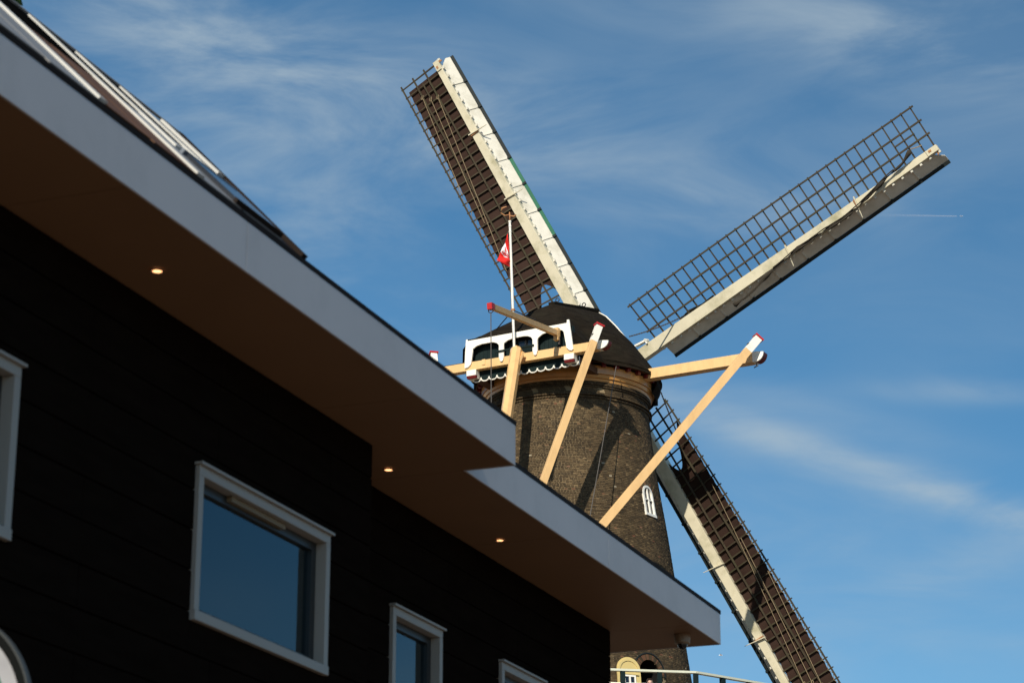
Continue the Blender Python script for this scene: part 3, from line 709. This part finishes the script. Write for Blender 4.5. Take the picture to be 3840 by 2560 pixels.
        q = MB(); q.tube([P(RS[-2]-.368*k*.5, 1.50+.10*(k % 2), -.02) for k in range(40)], .010, 'rope', 4); q.build('lacing_rope', sail)
    else:
        q = MB(); ctrl = [(12.72, .34), (12.3, .20), (11.6, .08), (11.0, -.02), (10.4, -.16), (9.8, -.17), (9.2, -.2), (8.5, -.14), (7.9, -.16), (7.3, -.2), (6.7, -.27), (6.1, -.36), (5.5, -.50), (4.9, -.50)]
        pts = []; rr_ = []
        for k in range(len(ctrl)-1):
            for t in range(4):
                u_ = t/4; r = ctrl[k][0]+(ctrl[k+1][0]-ctrl[k][0])*u_; wv = ctrl[k][1]+(ctrl[k+1][1]-ctrl[k][1])*u_
                pts.append(S(r, wv + .02*math.sin(r*5), -.24 + .03*math.sin(r*3.3))); rr_.append(.05 + .025*math.sin(r*4.1) + .02*math.sin(r*9))
        q.tube(pts, rr_, 'furled', 7); q.build('sail_cloth', sail, smooth=True)
        q = MB(); q.tube([S(12.75, .42, -.22), S(12.95, .38, -.1), S(13.1, .36, -.05)], .02, 'rope', 5)
        q.tube([p + n_*-.07 + Wd*.03 for p in pts[6:40]], .022, 'furled', 5); q.tube([p + n_*-.05 - Wd*.05 for p in pts[14:]], .018, 'furled', 5); q.build('sail_rope', sail)
        q = MB(); q.tube([S(4.5, .30, .05), S(4.0, .24, .06), S(3.5, .34, .06), S(3.1, .30, .06)], [.03, .07, .06, .02], 'furled', 6); q.build('cloth_tail', sail)
    return sail
make_sail(U1, -U2, 'upper left sail with brown cloth spread and a green stretch of leading edge', True, green=True)
make_sail(U2, U1, 'upper right sail with bare lattice and its cloth furled along the stock', False)
make_sail(-U1, U2, 'lower right sail with brown cloth spread, base behind the tower', True)
make_sail(-U2, -U1, 'lower left sail hidden behind the dark house', False)
def chain(name, a, c, sag, n=46):
    q = MB(); a, c = Vector(a), Vector(c)
    for k in range(n):
        t0, t1 = k/n, (k+1.25)/n
        p = a + (c-a)*t0 + Vector((0, 0, -sag*4*t0*(1-t0))); r = a + (c-a)*t1 + Vector((0, 0, -sag*4*t1*(1-t1)))
        q.bar(p, r, .045 if k % 2 else .016, .016 if k % 2 else .045, 'chain')
    q.build(name, mill)
chain('sail_chain', W(1.9, 1.35, 26.35), HUB + U2*3.25 + U1*.30, .06)
chain('sail_chain', W(2.6, 2.15, 24.5), HUB - U1*3.4 + U2*.95, .05)

# ================================================================== FLAG
def wm(f, e, z): return mill.matrix_basis @ W(f, e, z)
fp = thing('flagpole', 'thin white flagpole standing against the tail of the windmill cap', 'flagpole', wm(-3.86, .07, 24.0))
fo = Vector(fp.location)
T_ = wm(-3.86, -.10, 28.70) - fo
q = MB(); q.tube([(0, 0, 0), T_*.5, T_], [.042, .042, .036], 'white', 10); q.build('pole', fp)
q = MB(); q.tube([T_, T_ + Vector((0, 0, .05))], .048, 'white', 10); q.tube([T_*.965, T_*.975], .046, 'white', 10); q.tube([T_*.925, T_*.935], .047, 'white', 10); q.build('pole_collar', fp)
q = MB(); tz = T_ + Vector((0, 0, .05))
q.tube([tz, tz + Vector((0, 0, .12)), tz + Vector((-.01, 0, .30))], .02, 'rust', 5)
q.tube([tz + Vector((.0, 0, .22)), tz + Vector((-.16, .05, .20)), tz + Vector((-.28, .08, .30)), tz + Vector((-.25, .06, .46)), tz + Vector((-.10, .03, .50))], [.015, .02, .025, .035, .02], 'rust', 6)
q.tube([tz + Vector((0, 0, .18)), tz + Vector((.12, -.02, .14)), tz + Vector((.20, -.03, .2))], [.02, .03, .02], 'rust', 5); q.build('finial', fp, smooth=True)
q = MB(); q.tube([(0, 0, -.28), (0, 0, -.02)], .05, 'white', 8); q.tube([(0, 0, -.05), (0, 0, .0)], .055, 'chain', 8); q.build('pole_foot', fp)
q = MB(); cz = T_*.355; q.tube([cz, cz + Vector((0, 0, .06))], .075, 'rust', 8); q.build('stay_collar', fp)
for f, e, z in ((-2.95, -1.08, 25.5), (-2.75, .25, 25.66)):
    q = MB(); q.tube([cz + Vector((0, 0, .03)), wm(f, e, z) - fo], .018, 'chain', 5); q.build('stay', fp)
q = MB(); q.tube([T_*.93 + Vector((-.07, -.03, 0)), Vector((-.06, -.05, .5))], .007, 'wire', 4); q.build('halyard', fp)
# flag (hangs limp); control lines from fly side to hoist side, metres along the picture plane of the pole
flag = MB()
fl = [((-.012, -.04), (.048, -.86)), ((-.095, -.34), (.028, -.88)), ((-.245, -.68), (.045, -.91)), ((-.365, -.975), (.095, -1.165))]
px, pz = T_.x, T_.z
lines = []
for (a, c) in fl: lines.append((Vector((a[0], 0, a[1])), Vector((c[0], 0, c[1]))))
def flagpt(u, t):                                           # u: 0..3 across the stripes, t: 0 fly .. 1 hoist
    i = min(2, int(u)); k = u-i; A = lines[i][0].lerp(lines[i+1][0], k); B_ = lines[i][1].lerp(lines[i+1][1], k)
    p = A.lerp(B_, t); bow = .03*math.sin(math.pi*t)*(1 if u > 1 else -.3)
    return Vector((px - .055, T_.y - .05, pz - .36)) + p*1.0 + Vector((0, -.06*math.sin(4.5*u+1.5*t*3) - .02*math.sin(11*t), -bow))
NU, NT = 36, 16; V = [flagpt(3*i/NU, j/NT) for i in range(NU+1) for j in range(NT+1)]
for s in range(3):
    F = [(i*(NT+1)+j, i*(NT+1)+j+1, (i+1)*(NT+1)+j+1, (i+1)*(NT+1)+j) for i in range(s*12, s*12+12) for j in range(NT)]
    flag.f += F; mi = flag.mi('flagwhite' if s == 1 else 'flagred'); flag.m += [mi]*len(F); flag.tone += [0]*len(F)
flag.v = [tuple(p) for p in V]
fg = flag.build('flag', None, smooth=True); fg.location = fo
sm = fg.modifiers.new('thickness', 'SOLIDIFY'); sm.thickness = .004
tag(fg, 'red and white flag with two crossed red keys hanging limp from the pole', 'flag')
for pts in ([(1.28, .18), (1.22, .45), (1.20, .8), (1.28, .98)], [(1.86, .10), (1.80, .35), (1.62, .62), (1.52, .97)], [(1.35, .3), (1.55, .5), (1.70, .30)]):
    q = MB(); q.tube([flagpt(u, t) + Vector((0, -.012, 0)) for u, t in pts], .012, 'flagred', 5); k = q.build('flag_key', fg)

# ================================================================== PERSON in the stage doorway
pl = mill.matrix_basis @ onwall(116.6, DECK, -.12)
pr_ = thing('person', 'person with bare head standing in the arched doorway on the mill stage', 'person', (pl.x, pl.y, DECK + EYE))
me = bpy.data.meshes.new('body'); HS = 1.74
J = {'pel': (0, 0, .95), 'chest': (0, 0, 1.28), 'neck': (0, 0, 1.47), 'skull': (0, -.02, 1.58), 'crown': (0, -.01, 1.70), 'hl': (-.1, 0, .90), 'hr': (.1, 0, .90), 'kl': (-.11, -.02, .5), 'kr': (.11, -.02, .5), 'al': (-.12, 0, .07), 'ar': (.12, 0, .07), 'tl': (-.13, -.16, .03), 'tr': (.13, -.16, .03),
     'sl': (-.19, 0, 1.40), 'sr': (.19, 0, 1.40), 'el': (-.25, .02, 1.12), 'er': (.25, .02, 1.12), 'wl': (-.24, -.08, .88), 'wr': (.24, -.08, .88), 'fl': (-.23, -.11, .78), 'fr': (.23, -.11, .78)}
ED = [('pel', 'chest'), ('chest', 'neck'), ('neck', 'skull'), ('skull', 'crown'), ('pel', 'hl'), ('pel', 'hr'), ('hl', 'kl'), ('hr', 'kr'), ('kl', 'al'), ('kr', 'ar'), ('al', 'tl'), ('ar', 'tr'), ('chest', 'sl'), ('chest', 'sr'), ('sl', 'el'), ('sr', 'er'), ('el', 'wl'), ('er', 'wr'), ('wl', 'fl'), ('wr', 'fr')]
RD = {'pel': (.15, .11), 'chest': (.17, .11), 'neck': (.055, .055), 'skull': (.082, .095), 'crown': (.066, .08), 'hl': (.09, .09), 'hr': (.09, .09), 'kl': (.06, .06), 'kr': (.06, .06), 'al': (.045, .05), 'ar': (.045, .05), 'tl': (.04, .03), 'tr': (.04, .03), 'sl': (.06, .06), 'sr': (.06, .06), 'el': (.043, .043), 'er': (.043, .043), 'wl': (.03, .03), 'wr': (.03, .03), 'fl': (.04, .02), 'fr': (.04, .02)}
ks = list(J); me.from_pydata([J[k] for k in ks], [(ks.index(a), ks.index(c)) for a, c in ED], [])
bo = bpy.data.objects.new('body', me); C.objects.link(bo); bo.parent = pr_; bo.rotation_euler = (0, 0, R(10)); me.materials.append(M['skin'])
md = bo.modifiers.new('skin', 'SKIN'); 
for k, sv_ in zip(ks, me.skin_vertices[0].data): sv_.radius = RD[k]; sv_.use_root = (k == 'pel')
bo.modifiers.new('sub', 'SUBSURF').levels = 2; bo.modifiers['sub'].render_levels = 2
q = MB(); q.lathe([(.30, .80), (.22, .95), (.215, 1.15), (.26, 1.36), (.16, 1.45), (.075, 1.47)], 'shirt', 20); sh = q.build('shirt', pr_, smooth=True); sh.scale = (1.0, .66, 1.0)
q = MB(); q.lathe([(.10, 1.62), (.092, 1.69), (.06, 1.745), (.0, 1.76)], 'hair', 16, R(70), R(290)); q.build('hair', pr_, smooth=True).rotation_euler = (0, 0, R(180))
q = MB(); q.bar((0, -.10, 1.60), (0, -.135, 1.575), .03, .03, 'skin'); q.build('nose', pr_)
for s in (-1, 1):
    q = MB(); q.bar((s*.035, -.096, 1.615), (s*.035, -.112, 1.615), .022, .014, 'hair'); q.build('eye', pr_)

# ================================================================== HOUSE
HPH = R(21.0)
# local x: out of the facade, y: along the facade away from the camera
BX, BY = -9.0, 18.5
hm = Matrix.Rotation(-HPH, 4, 'Z')
hl = hm @ Vector((BX, BY, 0))
house = thing('house', 'dark clad modern house with wide brown eaves and white fascia', 'house', hl, -HPH)
def H(x, y, z): return Vector((x-BX, y-BY, z+EYE))
def hbox(q, x0, x1, y0, y1, z0, z1, m): q.box(x0-BX, x1-BX, y0-BY, y1-BY, z0+EYE, z1+EYE, m)
F1, F2, W1, W2 = -7.482, -7.965, -8.42, -8.96
Z0, ZT = 6.0, 6.372
A1, A2, AW1, AW2 = 19.585, 27.79, 18.53, 26.57
A0 = 4.0
# windows: wall x, y0, y1, z0, z1
WINS = [(W1, 10.55, 12.89, 3.80, 4.97), (W1, 15.36, 17.655, 3.80, 4.97), (W2, 20.18, 21.38, 3.35, 4.955), (W2, 22.97, 24.23, 3.35, 4.955)]
# structural wall behind the cladding
def wall_with_holes(x1, ya, yb, wins, name):
    q = MB(); x0 = x1-.30; xs = x1-.03
    cuts = sorted((w_[1]+.02, w_[2]-.02, w_[3]+.02, w_[4]-.02) for w_ in wins); y = ya
    for a, c, z0, z1 in cuts:
        hbox(q, x0, xs, y, a, -EYE, Z0, 'wallback'); hbox(q, x0, xs, a, c, -EYE, z0, 'wallback'); hbox(q, x0, xs, a, c, z1, Z0, 'wallback'); y = c
    hbox(q, x0, xs, y, yb, -EYE, Z0, 'wallback'); return q.build(name, house)
wall_with_holes(W1, A0, AW1, WINS[:2], 'wall'); wall_with_holes(W2, AW1, AW2, WINS[2:], 'wall')
q = MB(); hbox(q, W1-.30, W1-.001, AW1-.001, AW1, -EYE, Z0, 'plank'); q = MB()
hbox(q, W2-8, W2-.31, AW2-.30, AW2-.03, -EYE, Z0, 'wallback'); hbox(q, W2-8, W2-.31, A0, A0+.3, -EYE, Z0, 'wallback'); hbox(q, W2-8.3, W2-8, A0, AW2-.03, -EYE, Z0, 'wallback'); q.build('wall', house)
# cladding boards
PH = .305
def clad(x1, ya, yb, wins, joints):
    z = Z0 - PH; r = 0
    while z > 1.5:
        edges = [ya] + [j + (0 if r % 2 else 1.9) for j in joints if ya < j + (0 if r % 2 else 1.9) < yb] + [yb]
        for a, c in zip(edges, edges[1:]):
            segs = [(a+.004, c-.004)]
            for _, wy0, wy1, wz0, wz1 in wins:
                if z < wz1-.01 and z+PH > wz0+.01:
                    ns = []
                    for s0, s1 in segs:
                        if wy0 > s0 and wy1 < s1: ns += [(s0, wy0), (wy1, s1)]
                        elif wy1 <= s0 or wy0 >= s1: ns.append((s0, s1))
                        elif wy0 <= s0 and wy1 >= s1: pass
                        elif wy0 <= s0: ns.append((wy1, s1))
                        else: ns.append((s0, wy0))
                    segs = ns
            for _, wy0, wy1, wz0, wz1 in wins:
                for f0, f1 in ((z+.006, min(z+PH-.006, wz0)), (max(z+.006, wz1+.024), z+PH-.006)):
                    lo, hi = max(a+.004, wy0+.002), min(c-.004, wy1-.002)
                    if z < wz1-.01 and z+PH > wz0+.01 and f1-f0 > .012 and hi-lo > .03:
                        q = MB(); hbox(q, x1-.028, x1, lo, hi, f0, f1, 'plank'); q.build('plank', house)
            for s0, s1 in segs:
                if s1-s0 > .03:
                    q = MB(); j = random.uniform(-.002, .002)
                    hbox(q, x1-.028+j, x1+j, s0, s1, z+.006, z+PH-.006, 'plank'); q.build('plank', house, bevel=.003)
        z -= PH; r += 1
    q = MB(); hbox(q, x1-.028, x1, ya, yb, -EYE, z+PH-.006, 'plank'); q.build('wall_base', house)
clad(W1, A0, AW1, WINS[:2], [6.0, 9.9, 13.8, 17.7]); clad(W2, AW1+.005, AW2, WINS[2:], [21.6, 25.4])
q = MB(); hbox(q, W2, W1-.03, AW1-.028, AW1, -EYE, Z0-.004, 'plank'); q.build('corner_board', house)
q = MB(); hbox(q, W2-.30, W2-.03, AW2-.029, AW2, -EYE, Z0-.004, 'plank'); q.build('corner_board', house)
# eaves: soffit boards, fascia panels, trims
JT = [A0, 7.85, 12.60, 17.40, 22.18, 26.62, A2-.02]
for a, c in zip(JT, JT[1:]):
    for x1, ya, yb in ((F1, a, min(c, A1-.02)), (F2, max(a, A1-.02), c)):
        if yb-ya < .05: continue
        q = MB(); hbox(q, -10.0, x1-.02, ya+.004, yb-.004, Z0, Z0+.02, 'soffit'); q.build('soffit_panel', house)
q = MB(); hbox(q, -10.2, F1-.03, A0, A1-.03, Z0+.024, ZT, 'wallback'); hbox(q, -10.2, F2-.03, A1-.03, A2-.03, Z0+.024, ZT, 'wallback'); q.build('eaves_core', house)
for x1, js in ((F1, [A0, 9.45, 14.25, 19.0-.0, A1]), (F2, [A1-.02, 23.6, A2])):
    js = js if x1 == F2 else [A0, 9.45, 14.25, A1]
    for a, c in zip(js, js[1:]):
        q = MB(); hbox(q, x1-.02, x1, a+.003, c-.003, Z0-.004, ZT, 'fascia'); q.build('fascia_panel', house, bevel=.004)
q = MB(); hbox(q, F2+.002, F1-.021, A1-.02, A1, Z0-.004, ZT, 'fascia'); q.build('fascia_panel', house)
q = MB(); hbox(q, -17, F2-.021, A2-.02, A2, Z0-.004, ZT, 'fascia'); q.build('fascia_panel', house)
q = MB(); hbox(q, F1-.12, F1+.001, A0, A1+.02, ZT+.002, ZT+.045, 'trim'); q.build('roof_trim', house)
q = MB(); hbox(q, F2-.12, F2+.001, A1+.021, A2+.03, ZT+.002, ZT+.05, 'trim'); q.build('roof_trim', house)
q = MB(); hbox(q, -17, F2-.121, A2-.1, A2+.03, ZT+.002, ZT+.05, 'trim'); q.build('roof_trim', house)
q = MB(); hbox(q, -17, F2-.121, A1, A2-.11, ZT-.05, ZT+.01, 'trim'); hbox(q, -17, F1-.121, A0, A1, ZT-.05, ZT+.01, 'trim'); q.build('flat_roof', house)
# windows
for wi, (wx, y0, y1, z0, z1) in enumerate(WINS):
    fw, dp = .076, .10
    q = MB(); xo = wx+.035; xi = wx-dp
    hbox(q, xi, xo, y0, y0+fw, z0+fw, z1-fw, 'frame'); hbox(q, xi, xo, y1-fw, y1, z0+fw, z1-fw, 'frame')
    hbox(q, xi, xo, y0, y1, z1-fw, z1, 'frame'); hbox(q, xi, xo+.01, y0, y1, z0, z0+fw, 'frame')
    win = q.build('window', house, bevel=.004)
    q = MB(); hbox(q, wx-.02, xo+.03, y0-.02, y1+.02, z1+.001, z1+.022, 'frame'); q.build('drip_cap', win)
    q = MB(); s = .055; a, c, e0, e1 = y0+fw, y1-fw, z0+fw, z1-fw; xs0, xs1 = xi-.03, xi+.04
    hbox(q, xs0, xs1, a, a+s, e0, e1, 'sash'); hbox(q, xs0, xs1, c-s*1.6, c, e0, e1, 'sash'); hbox(q, xs0, xs1, a+s, c-s*1.6, e0, e0+s, 'sash'); hbox(q, xs0, xs1, a+s, c-s*1.6, e1-s*1.3, e1, 'sash')
    q.build('sash', win)
    q = MB(); hbox(q, xi, xi+.006, a+s, c-s*1.6, e0+s, e1-s*1.3, 'glass'); q.build('pane', win)
    if wi == 1:
        q = MB(); hbox(q, xi+.041, xi+.085, y0+.62, y0+1.55, e1-.045, e1-.004, 'blind'); q.build('blind_box', win)
    q = MB()
    for k in range(3 if wi < 2 else 2):
        yy = c-s*1.6-.05-.10*k; hbox(q, xi-.14-.02*(k % 2), xi-.12-.02*(k % 2), yy-.06, yy, e0, e1, 'curtain')
    q.build('curtain', win)
    q = MB(); r0 = xi-2.2
    P = [H(r0, y0-.4, z0-.6), H(r0, y1+.4, z0-.6), H(r0, y1+.4, z1+.5), H(r0, y0-.4, z1+.5), H(xi-.16, y0-.4, z0-.6), H(xi-.16, y1+.4, z0-.6), H(xi-.16, y1+.4, z1+.5), H(xi-.16, y0-.4, z1+.5)]
    q.add(P, [(0, 1, 2, 3), (0, 1, 5, 4), (1, 2, 6, 5), (2, 3, 7, 6), (3, 0, 4, 7)], 'void'); q.build('room', win)
# recessed downlights
for x, y in ((-8.06, 14.015), (-8.60, 19.285), (-8.597, 22.06)):
    c = H(x, y, Z0-.012)
    q = MB(); q.lathe([(.036, 0), (.055, 0), (.055, .006), (.036, .006)], 'camwhite', 20, c=c); dl = q.build('downlight', house)
    q = MB(); q.lathe([(.0, .004), (.035, .004)], 'lamp', 16, c=c); q.build('bulb', dl)
# steep roof part with seams above the near eaves
def RP(qd, a, lift=0.0):                                     # point on the 45 degree slope
    return H(F1-.02-qd + lift*.707, a, ZT+.055 + qd*1.008 + lift*.707)
QT = 1.58
def aend(qd): return 15.22 + .52*qd
q = MB()
V = [RP(0, A0), RP(0, aend(0)), RP(QT, aend(QT)), RP(QT, A0)]
D = [v + Vector((-6, 0, 0)) if i > 1 else v + Vector((-.05, 0, -.2)) for i, v in enumerate(V)]
V2 = [H(F1-8, A0, ZT+.05), H(F1-8, aend(0), ZT+.05), H(F1-6.5, aend(QT), ZT+.05+QT*1.03), H(F1-6.5, A0, ZT+.05+QT*1.03)]
q.hexa([V[0], V[1], V2[1], V2[0], V[3], V[2], V2[2], V2[3]], 'trim'); roof = q.build('roof', house)
ribs = [16.02 - .665*k - .37 for k in range(11)]
for k in range(len(ribs)-1):
    a1, a0 = ribs[k], ribs[k+1]
    dark = k in (3, 4, 7)
    if a1 > 15.3: continue
    q = MB(); q.hexa([RP(.06, a0+.03, .002), RP(.06, a1-.03, .002), RP(QT-.65, a1-.03, .002), RP(QT-.65, a0+.03, .002), RP(.06, a0+.03, .012), RP(.06, a1-.03, .012), RP(QT-.65, a1-.03, .012), RP(QT-.65, a0+.03, .012)], 'underside' if dark else 'zinc'); q.build('roof_sheet', roof)
    q = MB(); q.hexa([RP(QT-.64, a0+.03, .001), RP(QT-.64, a1-.03, .001), RP(QT-.02, a1-.03, .001), RP(QT-.02, a0+.03, .001), RP(QT-.64, a0+.03, .015), RP(QT-.64, a1-.03, .015), RP(QT-.02, a1-.03, .015), RP(QT-.02, a0+.03, .015)], 'gapshade'); q.build('painted_shadow_strip', roof)  # black strip paints the shadow gap under the ridge cap
for a in ribs[:4] + ribs[5:9:2]:
    q = MB(); q0 = max(.62 if a > 14.2 else .06, (a+.08-15.22)/.52); q.bar(RP(q0, a, .018), RP(QT-.06, a, .018), .10, .024, 'rib', up=(.7, 0, .7)); q.build('rib', roof)
q = MB(); q.bar(RP(QT, A0, .02), RP(QT, aend(QT), .02), .07, .022, 'zinc', up=(.7, 0, .7)); q.build('ridge_cap', roof)
q = MB(); q.bar(RP(0.02, aend(0.02), .01), RP(QT, aend(QT), .01), .05, .05, 'trim', up=(.7, 0, .7)); q.build('verge', roof)
q = MB(); q.hexa([RP(.10, 14.25, .01), RP(.10, 14.95, .01), RP(.52, 15.05, .01), RP(.52, 14.25, .01), RP(.10, 14.25, .045), RP(.10, 14.95, .045), RP(.52, 15.05, .045), RP(.52, 14.25, .045)], 'panel'); sp = q.build('solar_panel', roof)
q = MB(); q.bar(RP(.09, 14.22, .03), RP(.09, 14.95, .03), .03, .04, 'trim', up=(.7, 0, .7)); q.build('panel_frame', roof)
q = MB(); q.bar(RP(.54, 14.22, .03), RP(.54, 15.05, .03), .03, .04, 'alu', up=(.7, 0, .7)); q.build('panel_frame', roof)

# dome camera under the far corner of the eaves
dc = hm @ Vector((-8.24, 27.10, Z0)); dc.z += EYE
scam = thing('security_camera', 'small dome camera with dark glass under the far corner of the eaves', 'camera', dc, -HPH)
q = MB(); q.lathe([(0, -.001), (.098, -.001), (.098, -.035), (.092, -.10), (.075, -.115), (.062, -.115)], 'camwhite', 28); q.build('housing', scam, smooth=False)
q = MB(); q.lathe([(.062*math.cos(R(t)), -.115-.062*math.sin(R(t))) for t in range(0, 91, 10)], 'dome', 24); q.build('lens_dome', scam, smooth=True)

# round projecting sign on the wall, seen at the lower left corner
sc_ = hm @ Vector((-7.7765, 11.313, 0)); 
sign = thing('round_sign', 'round white sign with black band projecting from the house wall, cut by the corner', 'sign', (sc_.x, sc_.y, 2.339 + EYE), -HPH)
def disc(q, r0, r1, y0, y1, m, n=72):
    V = []; F = []
    for k in range(n):
        a = 2*math.pi*k/n
        for r, y in ((r0, y0), (r1, y0), (r1, y1), (r0, y1)): V.append((r*math.cos(a), y, r*math.sin(a)))
    for k in range(n):
        j = (k+1) % n
        for t in range(4): F.append((k*4+t, k*4+(t+1) % 4, j*4+(t+1) % 4, j*4+t))
    q.add(V, F, m)
q = MB(); disc(q, .01, .565, -.014, .014, 'signface'); q.build('face', sign)
q = MB(); disc(q, .566, .617, -.018, .018, 'signblack'); q.build('band', sign)
q = MB(); disc(q, .618, .63, -.022, .022, 'signrim'); q.build('rim', sign)
q = MB(); disc(q, .40, .475, -.018, -.0145, 'signgreen'); q.build('printed_ring', sign)
q = MB(); q.box(-.66, -.631, -.06, .06, -.3, .3, 'signrim'); q.build('bracket', sign)

# ================================================================== TREE at the upper left, behind the roof
tp_ = Vector((-5.72, 19.6, 0))
tree = thing('tree', 'green leafy tree just showing over the roof at the upper left corner', 'tree', tp_)
q = MB(); q.tube([(0, 0, 0), (.05, 0, 4), (0, .1, 8), (.1, 0, 12)], [.22, .18, .12, .04], 'bark', 10)
for k in range(9):
    a = k*2.4; z = 7.0+k*.5; q.tube([(0, 0, z), (.6*math.cos(a), .6*math.sin(a), z+.7), (1.0*math.cos(a), 1.0*math.sin(a), z+1.1)], [.07, .045, .02], 'bark', 6)
q.build('trunk', tree, smooth=True)
q = MB(); rt_ = random.Random(3)
for k in range(5200):
    while True:
        p = Vector((rt_.uniform(-1, 1), rt_.uniform(-1, 1), rt_.uniform(-1, 1)))
        if .35 < p.length < 1: break
    cl = .82 + .18*math.sin(5*p.x+3*p.z)*math.cos(4*p.y)
    p = Vector((p.x*1.55*cl, p.y*1.55*cl, 11.2 + p.z*2.6*cl))
    a, b_ = Vector((rt_.uniform(-1, 1), rt_.uniform(-1, 1), rt_.uniform(-1, 1))).normalized()*.07, Vector((rt_.uniform(-1, 1), rt_.uniform(-1, 1), rt_.uniform(-.6, .6))).normalized()*.045
    q.add([p-a, p-b_, p+a, p+b_], [(0, 1, 2, 3)], 'leaf')
q.build('crown', tree)

# ================================================================== airliner with its contrail, and a gull
f_, p_ = 9067.0, R(18.9)
def far(x, y, dist):
    v = Vector(((x-1920)/f_, math.cos(p_) + (y-1280)/f_*math.sin(p_), math.sin(p_) - (y-1280)/f_*math.cos(p_))).normalized()
    return v*dist + Vector((0, 0, EYE))
a_, c_ = far(3606, 811, 28000), far(3280, 806, 28600); dr_ = (a_-c_).normalized()
pn = thing('airplane', 'tiny distant airliner at the tip of a thin contrail right of the sail', 'airplane', a_)
sd = dr_.cross(Vector((0, 0, 1))).normalized()
q = MB(); q.tube([dr_*-19, dr_*-14, dr_*14, dr_*18, dr_*20], [.6, 2.2, 2.4, 1.6, .2], 'plane', 8); q.build('fuselage', pn, smooth=True)
for s in (-1, 1):
    q = MB(); q.poly([dr_*5+sd*s*1.5, dr_*-4+sd*s*18, dr_*-7+sd*s*18, dr_*-3+sd*s*1.5], (0, 0, .6), 'plane'); q.build('wing', pn)
    q = MB(); q.tube([dr_*3+sd*s*7+Vector((0, 0, -1.5)), dr_*-2+sd*s*7+Vector((0, 0, -1.5))], 1.3, 'plane', 8); q.build('engine', pn)
q = MB(); q.poly([dr_*-13+Vector((0, 0, 1.5)), dr_*-19+Vector((0, 0, 8)), dr_*-21+Vector((0, 0, 8)), dr_*-19+Vector((0, 0, 1.5))], sd*.5, 'plane'); q.build('tail_fin', pn)
q = MB(); NK = 40; L_ = (c_-a_).length; V = []; F = []; TN = []
for k in range(NK+1):
    t = k/NK; p = a_ - dr_*(60 + (L_-60)*t); r = 5 + 13*t
    for s in range(8): V.append(p + sd*(r*math.cos(s*math.pi/4)) + Vector((0, 0, r*math.sin(s*math.pi/4))))
for k in range(NK):
    for s in range(8): F.append((k*8+s, k*8+(s+1) % 8, (k+1)*8+(s+1) % 8, (k+1)*8+s)); TN.append(.20*(1-k/NK)**1.3 + .004)
k0 = len(q.v); q.v += [tuple(v) for v in V]; q.f += [list(f) for f in F]; q.m += [q.mi('trail')]*len(F); q.tone += TN
ct = q.build('contrail'); tag(ct, 'thin white contrail fading to the left behind the tiny airliner', 'contrail', kind='stuff')
gp = far(2703, 2455, 190)
gull = thing('bird', 'tiny white bird far off in the sky below the lower right sail board', 'bird', gp)
q = MB(); q.tube([(-.16, 0, 0), (-.06, 0, .0), (.08, 0, .01), (.15, 0, .0)], [.015, .045, .04, .012], 'gull', 8); q.build('bird_body', gull, smooth=True)
for s in (-1, 1):
    q = MB(); q.poly([(.06, s*.03, .02), (.0, s*.22, .07), (-.06, s*.34, .02), (-.07, s*.2, .05), (-.04, s*.03, .02)], (0, 0, .006), 'gull'); q.build('wing', gull)
